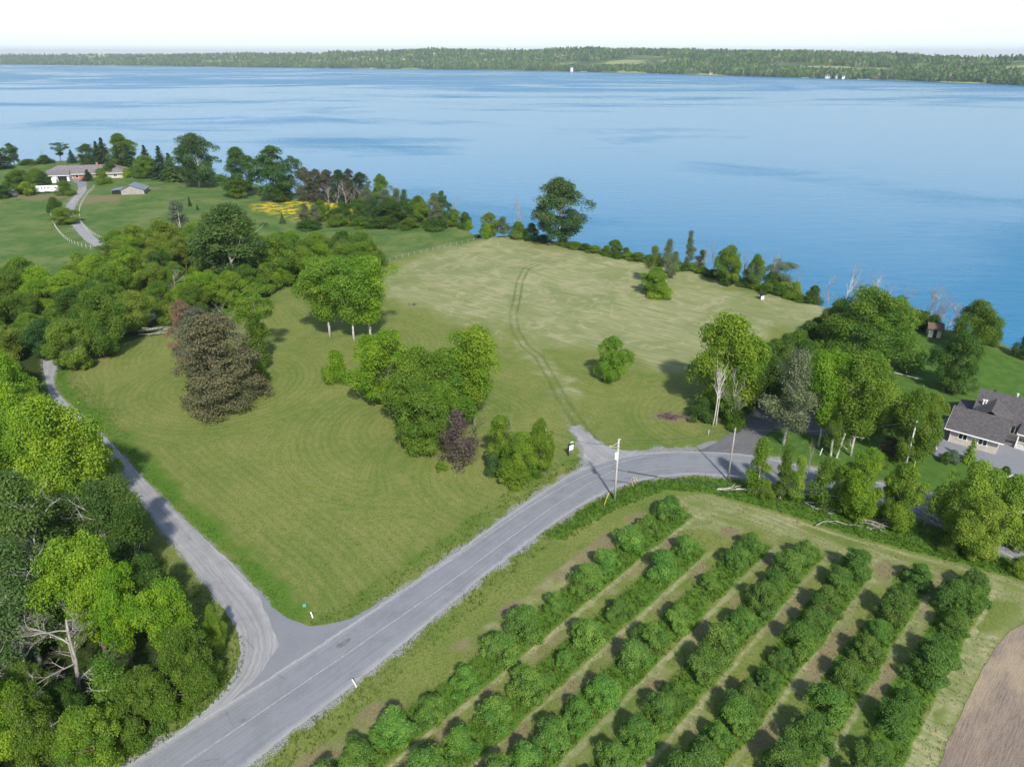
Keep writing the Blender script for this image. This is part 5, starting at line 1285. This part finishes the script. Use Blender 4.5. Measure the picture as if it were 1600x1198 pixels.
# camper
cg = G(83, 286); cp = empty('camper', (cg[0], cg[1], zt(*cg)), math.radians(-62)); tag(cp, 'white camper parked nose out at the farmhouse garage', 'camper')
w = MB(); w.prism([(0, .6), (2.4, .6), (2.4, 2.9), (2.1, 3.15), (.3, 3.15), (0, 2.9)], 0, 6.5); w.add([(6.503, 0, .9), (8.2, .3, 1.2), (8.2, 2.1, 1.2), (6.503, 2.4, .9), (6.503, 0, 3.0), (8.2, .3, 2.2), (8.2, 2.1, 2.2), (6.503, 2.4, 3.0)], [(0, 3, 2, 1), (4, 5, 6, 7), (0, 1, 5, 4), (1, 2, 6, 5), (2, 3, 7, 6), (3, 0, 4, 7)]); w.build('body', M_WHITE, cp)
p = MB(); p.box(2, 3, -.04, -.002, 1.7, 2.3); p.build('window', M_GLASS, cp)
for sy in (-.02, 2.2):
    p = MB(); p.tube([(3, sy, .38), (3, sy + .22, .38)], .38, 12); p.build('wheel', M_BLACK, cp)

# ------------------------------------------------------------------ fences along the farm drive
M_FENCE = simple('fence_paint', (0.45, 0.46, 0.44), .8, .2)
def fence(pts, n, lab, white=True, hgt_=1.3, lean=0):
    Q = resample(GL(pts), n); base = Q[0]; f = empty('fence', (base[0], base[1], zt(*base))); tag(f, lab, 'fence')
    mt = M_FENCE if white else M_WEATHER
    pm_ = MB(); pm_.box(-.06, .06, -.06, .06, -.3, hgt_); pme = pm_.mesh('post', mt)
    for q in Q: mkobj('post', pme, f, (q[0] - base[0], q[1] - base[1], zt(*q) - zt(*base)))
    for k, z in enumerate((.95,)):
        rm = MB()
        for a, b2 in zip(Q[:-1], Q[1:]):
            rm.tube([(a[0] - base[0], a[1] - base[1], zt(*a) - zt(*base) + z), (b2[0] - base[0], b2[1] - base[1], zt(*b2) - zt(*base) + z)], .014, 4, False)
        rm.build('rail', M_WEATHER, f)
fence([(80, 338), (84, 352), (95, 368), (112, 383), (140, 392), (178, 397)], 30, 'white fence curving along the near side of the farm drive')
fence([(126, 349), (138, 362), (152, 372), (168, 380)], 18, 'white fence between the farm drive and the paddock, lower part')
fence([(148, 293), (137, 305), (128, 318), (124, 330), (126, 345)], 24, 'white fence between the farm drive and the paddock, upper part')
fence([(600, 411), (640, 400), (690, 388), (740, 377)], 16, 'old weathered wire fence between the cut strip and the hay field', False, 1.1)

# ------------------------------------------------------------------ utility poles, wires, markers
def pole(bx, by, h, lab, lean=(0, 0), mat=None, r0=.17):
    g = G(bx, by); z = zt(*g); e = empty('utility_pole', (g[0], g[1], z)); tag(e, lab, 'utility pole')
    m = MB(); m.tube([(0, 0, -.4), (lean[0] * h * .5, lean[1] * h * .5, h * .5), (lean[0] * h, lean[1] * h, h)], [r0, r0 * .85, r0 * .68], 10); m.build('shaft', mat or M_POLE, e, True)
    return e, Vector((g[0], g[1], z))
e1, b1 = pole(960, 783, 10.3, 'utility pole with transformer and crossarm at the road bend')
m = MB(); m.tube([(-.25, -.33, 7.2), (-.25, -.33, 8.1)], .27, 12); m.tube([(-.25, -.33, 8.1), (-.25, -.33, 8.2)], [.27, .12], 12); tx = m.build('transformer', M_WHITE, e1)
m = MB(); m.tube([(-.25, -.33, 8.2), (-.25, -.33, 8.5)], .05, 6); m.build('bushing', M_STONE, tx)
m = MB(); m.box(-1.3, .25, -.18, -.08, 9.0, 9.1); m.build('crossarm', M_WEATHER, e1)
m = MB(); m.tube([(-1.15, -.13, 9.05), (-.1, -.13, 9.75)], .035, 5); m.build('brace', M_STONE, e1)
for dx in (-1.2, -.1):
    m = MB(); m.tube([(dx, -.13, 9.1), (dx, -.13, 9.4)], [.07, .04], 8); m.build('insulator', M_YELLOW if dx < -1 else M_STONE, e1)
m = MB(); m.tube([(0, 0, 10.2), (.35, 0, 10.25)], .04, 6); m.build('bracket', M_STONE, e1)
m = MB(); m.tube([(0, 0, 6.6), (.45, -.05, 6.55)], .03, 5); m.tube([(-.2, -.1, 5.2), (-.8, -.1, 5.45)], .03, 5); m.build('hook', M_METAL, e1)
e2, b2 = pole(1137, 750, 9.2, 'plain grey green pole at the mouth of the neighbour driveway', (0, 0), M_WEATHER, .15)
e3, b3 = pole(1413, 736, 9.2, 'tall white pole left of the grey roofed house', (-.02, 0), M_STONE, .14)
e4, b4 = pole(853, 737, 7.6, 'bare pale pole beside the roadside thicket', (-.025, 0), M_POLE, .12)
e5, b5 = pole(1443, 822, 5.0, 'grey stub post between the roadside maples', (0, 0), M_WEATHER, .14)
e6, b6 = pole(1415, 790, 4.6, 'second short grey stub post behind the roadside maple', (.06, 0), M_WEATHER, .11)
def wire(p, q, sag, lab, r0=.03, thick=None):
    p, q = Vector(p), Vector(q); m = MB(); K = 14; pts = []
    for i in range(K + 1):
        t = i / K; v = p.lerp(q, t) - p; v.z -= sag * 4 * t * (1 - t); pts.append(tuple(v))
    m.tube(pts, r0, 5); o_ = m.build('cable', M_BLACK, None, False, tuple(p)); tag(o_, lab, 'cable')
    if thick:
        t_ = MB(); a = Vector(pts[0]); b_ = Vector(pts[2]); t_.tube([tuple(a.lerp(b_, .25)), tuple(a.lerp(b_, .95))], .11, 7); t_.build('splice', M_BLACK, o_)
wire(b1 + Vector((0, 0, 5.2)), b5 + Vector((0, 0, 4.6)), 1.1, 'thick dark cable running from the transformer pole to the right', .045, True)
wire(b1 + Vector((.3, 0, 10.2)), b2 + Vector((0, 0, 9.1)), .8, 'thin wire between the transformer pole and the plain pole', .022)
wire(b2 + Vector((0, 0, 9.1)), b3 + Vector((-.18, 0, 9.1)), 1.0, 'thin wire between the plain pole and the tall white pole', .022)
wire(b1 + Vector((-1.1, 0, 9.4)), b4 + Vector((-.18, 0, 7.5)), .7, 'thin wire between the transformer pole and the bare pale pole', .022)
def stake(bx, by, tx_, ty, mat, lab, cat, nm, rad=.07):
    g = G(bx, by); h = pheight(bx, by, ty); d = (tx_ - bx) * depth(g, h) / FPX
    m = MB(); m.tube([(0, 0, -.2), (d * .5, 0, h * .5), (d, 0, h)], rad, 8); m.tube([(d, 0, h), (d * 1.02, 0, h + .05)], [rad, rad * .5], 8)
    o_ = m.build(nm, mat, None, False, (g[0], g[1], zt(*g))); tag(o_, lab, cat); return o_
stake(943, 792, 950, 772, M_YELLOW, 'yellow guy wire guard left of the transformer pole', 'guy guard', 'guy_guard', .05)
stake(990, 762, 985, 750, M_YELLOW, 'shortest yellow guard of the three at the road bend', 'guy guard', 'guy_guard', .04)
stake(994, 757, 988, 747, M_YELLOW, 'middle yellow guard of the three at the road bend', 'guy guard', 'guy_guard', .04)
stake(997, 756, 992, 746, M_YELLOW, 'right yellow guard of the three at the road bend', 'guy guard', 'guy_guard', .04)
stake(1428, 729, 1428, 715, M_YELLOW, 'yellow stake on the lawn right of the tall white pole', 'stake', 'stake', .06)
stake(558, 1074, 552, 1062, M_WHITE, 'white marker post on the gravel edge of the road', 'marker post', 'marker_post', .07)
stake(489, 965, 487, 957, M_WHITE, 'short white marker on the lawn corner at the junction', 'marker post', 'marker_post', .09)
stake(1281, 710, 1283, 700, M_WHITE, 'short white stake near the brush pile', 'stake', 'stake', .08)
stake(1107, 678, 1107, 671, M_STONE, 'pale stub at the feet of the white dead birches', 'stake', 'stake', .07)
g = G(476, 947); m = MB(); m.box(-.2, .2, -.14, .14, 0, .22); m.box(-.17, .17, -.11, .11, .223, .27); tag(m.build('utility_box', M_TEAL, None, False, (g[0], g[1], zt(*g))), 'small teal utility box in the lawn corner at the junction', 'utility box')
# realty sign and green sign
g = G(888, 712); sg_ = empty('sign', (g[0], g[1], zt(*g)), math.radians(38)); tag(sg_, 'black framed for sale sign with white panel beside the entrance track', 'sign')
m = MB(); m.box(-.08, .08, -.06, .06, -.2, 2.1); m.build('post', M_BLACK, sg_)
m = MB(); m.box(.083, 1.1, -.04, .04, 1.85, 2.0); m.build('arm', M_BLACK, sg_)
m = MB(); m.box(.15, 1.05, -.03, .03, .55, 1.8); pn = m.build('panel', M_WHITE, sg_)
m = MB(); m.box(.15, 1.05, -.045, -.032, .6, .85); m.build('stripe', M_BLACK, pn)
g = G(890, 706); gs = empty('sign', (g[0] + .4, g[1] + 1.3, zt(*g)), math.radians(20)); tag(gs, 'small green sign with pale bar behind the for sale sign', 'sign')
m = MB(); m.box(-.03, .03, -.03, .03, -.2, 1.0); m.build('post', M_GREEN, gs)
m = MB(); m.box(-.3, .3, -.05, -.033, .9, 1.3); p = m.build('panel', M_GREEN, gs); m = MB(); m.box(-.25, .32, -.07, -.052, 1.1, 1.22); m.build('stripe', M_WHITE, p)
# bench-like box on the bluff lawn
g = G(1190, 468); bb = empty('nest_box', (g[0], g[1], zt(*g)), .3); tag(bb, 'dark roofed box on a white stand at the bluff edge of the hay field', 'box')
m = MB(); m.box(-.45, .45, -.35, .35, 0, 1.0); m.build('stand', M_WHITE, bb); m = MB(); m.slab([(-.8, -.6, 1.5), (.8, -.6, 1.5), (.8, .6, 1.8), (-.8, .6, 1.8)], .15); m.build('roof', M_BLACK, bb)
m = MB(); m.box(-.6, -.48, -.1, .1, 0, 1.45); m.build('post', M_BLACK, bb)
# burnt brush heap near the corner tree, fallen branches
def heap(bx, by, n, L, mat, lab, cat, nm, spread=1.5, seed=0, zmax=.5, ang=None):
    r = np.random.default_rng(seed); g = G(bx, by); m = MB()
    for i in range(n):
        a = (ang + r.normal(0, .35)) if ang is not None else r.random() * 3.14; l = L * r.uniform(.5, 1); c = r.normal(0, spread / 2, 2) * (1.8, .8); z = r.uniform(.05, zmax)
        p0 = np.array([c[0] - math.cos(a) * l / 2, c[1] - math.sin(a) * l / 2, z]); p1 = np.array([c[0] + math.cos(a) * l / 2, c[1] + math.sin(a) * l / 2, z + r.uniform(-.1, .35)])
        m.tube([p0, (p0 + p1) / 2 + r.normal(0, .12, 3), p1], [.07 * L / 3, .05 * L / 3, .02 * L / 3], 5)
        for q in range(2):
            s = p0 + (p1 - p0) * r.uniform(.4, .8); aa = a + r.choice([-1, 1]) * r.uniform(.4, .8); m.tube([s, s + np.array([math.cos(aa), math.sin(aa), .15]) * l * .35], [.03 * L / 3, .012 * L / 3], 4)
    tag(m.build(nm, mat, None, False, (g[0], g[1], zt(*g))), lab, cat)
heap(1050, 650, 60, 1.6, M_TWIG, 'dark heap of burnt brush on the grass by the corner tree', 'brush pile', 'brush_pile', 1.4, 1, .6)
heap(1315, 694, 10, 3.6, M_PALEBARK, 'white cut birch branches heaped by the neighbour driveway', 'brush pile', 'brush_pile', 2.0, 2, 1.6)
heap(1352, 818, 9, 4.2, M_DEAD, 'white fallen branches below the biggest roadside maple', 'fallen branches', 'fallen_branches', 3.2, 3, .5, -.25)
heap(1300, 795, 6, 4.0, M_PALEBARK, 'few fallen pale branches left of the biggest roadside maple', 'fallen branches', 'fallen_branches', 1.6, 4, .5, -.6)
heap(1468, 808, 9, 6.5, M_PALEBARK, 'fan of pale fallen branches right of the grey stub post', 'fallen branches', 'fallen_branches', 1.6, 5, 1.6, -.75)
heap(240, 525, 8, 6.0, M_DEAD, 'white fallen limbs at the wood edge left of the rusty conifer', 'fallen branches', 'fallen_branches', 3.0, 6, 1.5, .35)
heap(1148, 765, 6, 3.0, M_PALEBARK, 'pale sticks lying at the foot of the plain grey green pole', 'fallen branches', 'fallen_branches', 1.2, 7, .4, -.1)
heap(645, 476, 18, 1.3, M_TWIG, 'small dark brush heap on the lawn right of the slender trunked group', 'brush pile', 'brush_pile', .9, 8, .4)
for bx, by, tx_, ty in ((1298, 714, 1295, 686), (1307, 714, 1312, 676)):
    stake(bx, by, tx_, ty, M_PALEBARK, 'white cut birch stump standing by the brush pile, ' + ('left' if bx < 1300 else 'right') + ' of two', 'tree stump', 'birch_stump', .17)
# big bare limb leaning at the right edge
g = G(1585, 860); m = MB(); m.tube([(0, 0, 0), (.6, 0, 3.2), (1.2, .3, 6.2)], [.32, .27, .22], 8); m.tube([(1.2, .3, 6.2), (-3.0, 0, 6.3), (-7.5, -.5, 5.0)], [.22, .16, .06], 7); m.tube([(1.1, .2, 5.9), (4, 0, 4.0)], [.2, .12], 7)
tag(m.build('dead_limb', M_WEATHER, None, True, (g[0], g[1], zt(*g))), 'broken grey trunk with long bare limb among the yellow green maples', 'dead tree')
# stones on the forecourt edge
for i, (bx, by) in enumerate(((1545, 736), (1578, 747), (1458, 703))):
    g = G(bx, by); r = np.random.default_rng(i); m = MB(); m.tube([(-.6, 0, .12), (-.3, 0, .3), (.3, .05, .32), (.6, 0, .14)], [.12, .3, .28, .1], 8)
    tag(m.build('stone', M_STONE, None, True, (g[0], g[1], zt(*g))), ('white stone in the planting bed of the forecourt', 'pale stone at the right corner of the forecourt', 'pale stone by the shrub at the forecourt corner')[i], 'stone')
# boundary pipe on the shaded lawn
g1 = G(1396, 584); g2 = G(1442, 596); m = MB(); m.tube([(0, 0, .15), (g2[0] - g1[0], g2[1] - g1[1], .15)], .09, 6)
tag(m.build('timber_pole', M_PALEBARK, None, False, (g1[0], g1[1], zt(*g1))), 'long pale pole lying on the shaded lawn', 'pole')

# ------------------------------------------------------------------ houses on the far shore
def far_house(px, py, wv, hv, mat, lab, roofmat=None, dback=25, n=1, nm='lake_house'):
    a = math.atan2(*G(px, py, WATER_Z)[::1]) if False else math.atan2(G(px, py, WATER_Z)[0], G(px, py, WATER_Z)[1])
    r0 = float(np.interp(a, az, rr)) + dback; xx, yy = r0 * math.sin(a), r0 * math.cos(a); z = float(farh(np.array([a]), np.array([float(dback)]))[0])
    e = empty(nm, (xx, yy, z), -a + .25); tag(e, lab, 'house')
    w = MB(); w.box(-wv / 2, wv / 2, -5, 5, -3, hv); w.build('wall', mat, e)
    r_ = MB(); gable(r_, -wv / 2, wv / 2, -5, 5, hv + .003, hv + 3.5, .8); r_.build('roof', roofmat or M_GREYROOF, e)
    k = max(2, int(wv / 5))
    for i in range(k):
        p = MB(); p.box(-wv / 2 + (i + .3) * wv / k, -wv / 2 + (i + .7) * wv / k, -5.1, -5.003, hv - 3, hv - 1); p.build('window', M_GLASS, e)
far_house(630, 106, 26, 8, M_WHITE, 'long white house high on the far shore hill, left of the centre', dback=330)
far_house(680, 104, 16, 7, M_WHITE, 'small white house near the crest of the far hill', dback=700)
far_house(893, 112, 11, 16, M_WHITE, 'tall narrow white building on the far shoreline', dback=6)
far_house(1110, 118, 12, 7, M_SIDING, 'beige cottage on the far shoreline right of the tall white building', dback=8)
far_house(1293, 123, 18, 7, M_STONE, 'left pale house of the cluster on the far shoreline at the right', dback=12)
far_house(1307, 123, 16, 8, M_SIDING, 'middle beige house of the cluster on the far shoreline at the right', dback=20)
far_house(1318, 124, 12, 7, M_WHITE, 'right white house of the cluster on the far shoreline', dback=14)
def dock(px, L, lab):
    gg = G(px, 120, WATER_Z); a = math.atan2(gg[0], gg[1]); r0 = float(np.interp(a, az, rr)) - 8; m = MB(); m.box(-L / 2, L / 2, -2, 2, .3, 1.1)
    for q in range(4): m.box(-L / 2 + q * L / 3.2, -L / 2 + q * L / 3.2 + .4, -1.9, -1.5, -2, .3)
    tag(m.build('dock', M_STONE, None, False, (r0 * math.sin(a), r0 * math.cos(a), WATER_Z)), lab, 'dock').rotation_euler = (0, 0, -a)
dock(1350, 34, 'long pale dock on the far shore right of the house cluster'); dock(1258, 22, 'pale dock on the far shore left of the house cluster'); dock(912, 30, 'low pale landing beside the tall white building')
dock(580, 26, 'small pale landing on the far shore left of the hill house')

# ------------------------------------------------------------------ the air over the lake
HAZE = True
if HAZE:
    m, nt, out = newmat('haze_air'); b = NB(nt)
    pv_ = b.n('ShaderNodeVolumePrincipled'); pv_.inputs['Color'].default_value = (0.86, 0.93, 1.0, 1); pv_.inputs['Density'].default_value = 7.5e-5; pv_.inputs['Anisotropy'].default_value = 0.2
    nt.links.new(pv_.outputs[0], out.inputs['Volume'])
    mb = MB(); mb.box(-9500, 9500, -400, 13500, -20, 111)
    tag(mb.build('haze', m), 'thin blue summer haze over the lake', 'haze', kind='stuff')
print('objects', len(bpy.data.objects)); print('TRIS', sum(len(m_.loops) - 2 * len(m_.polygons) for m_ in bpy.data.meshes))
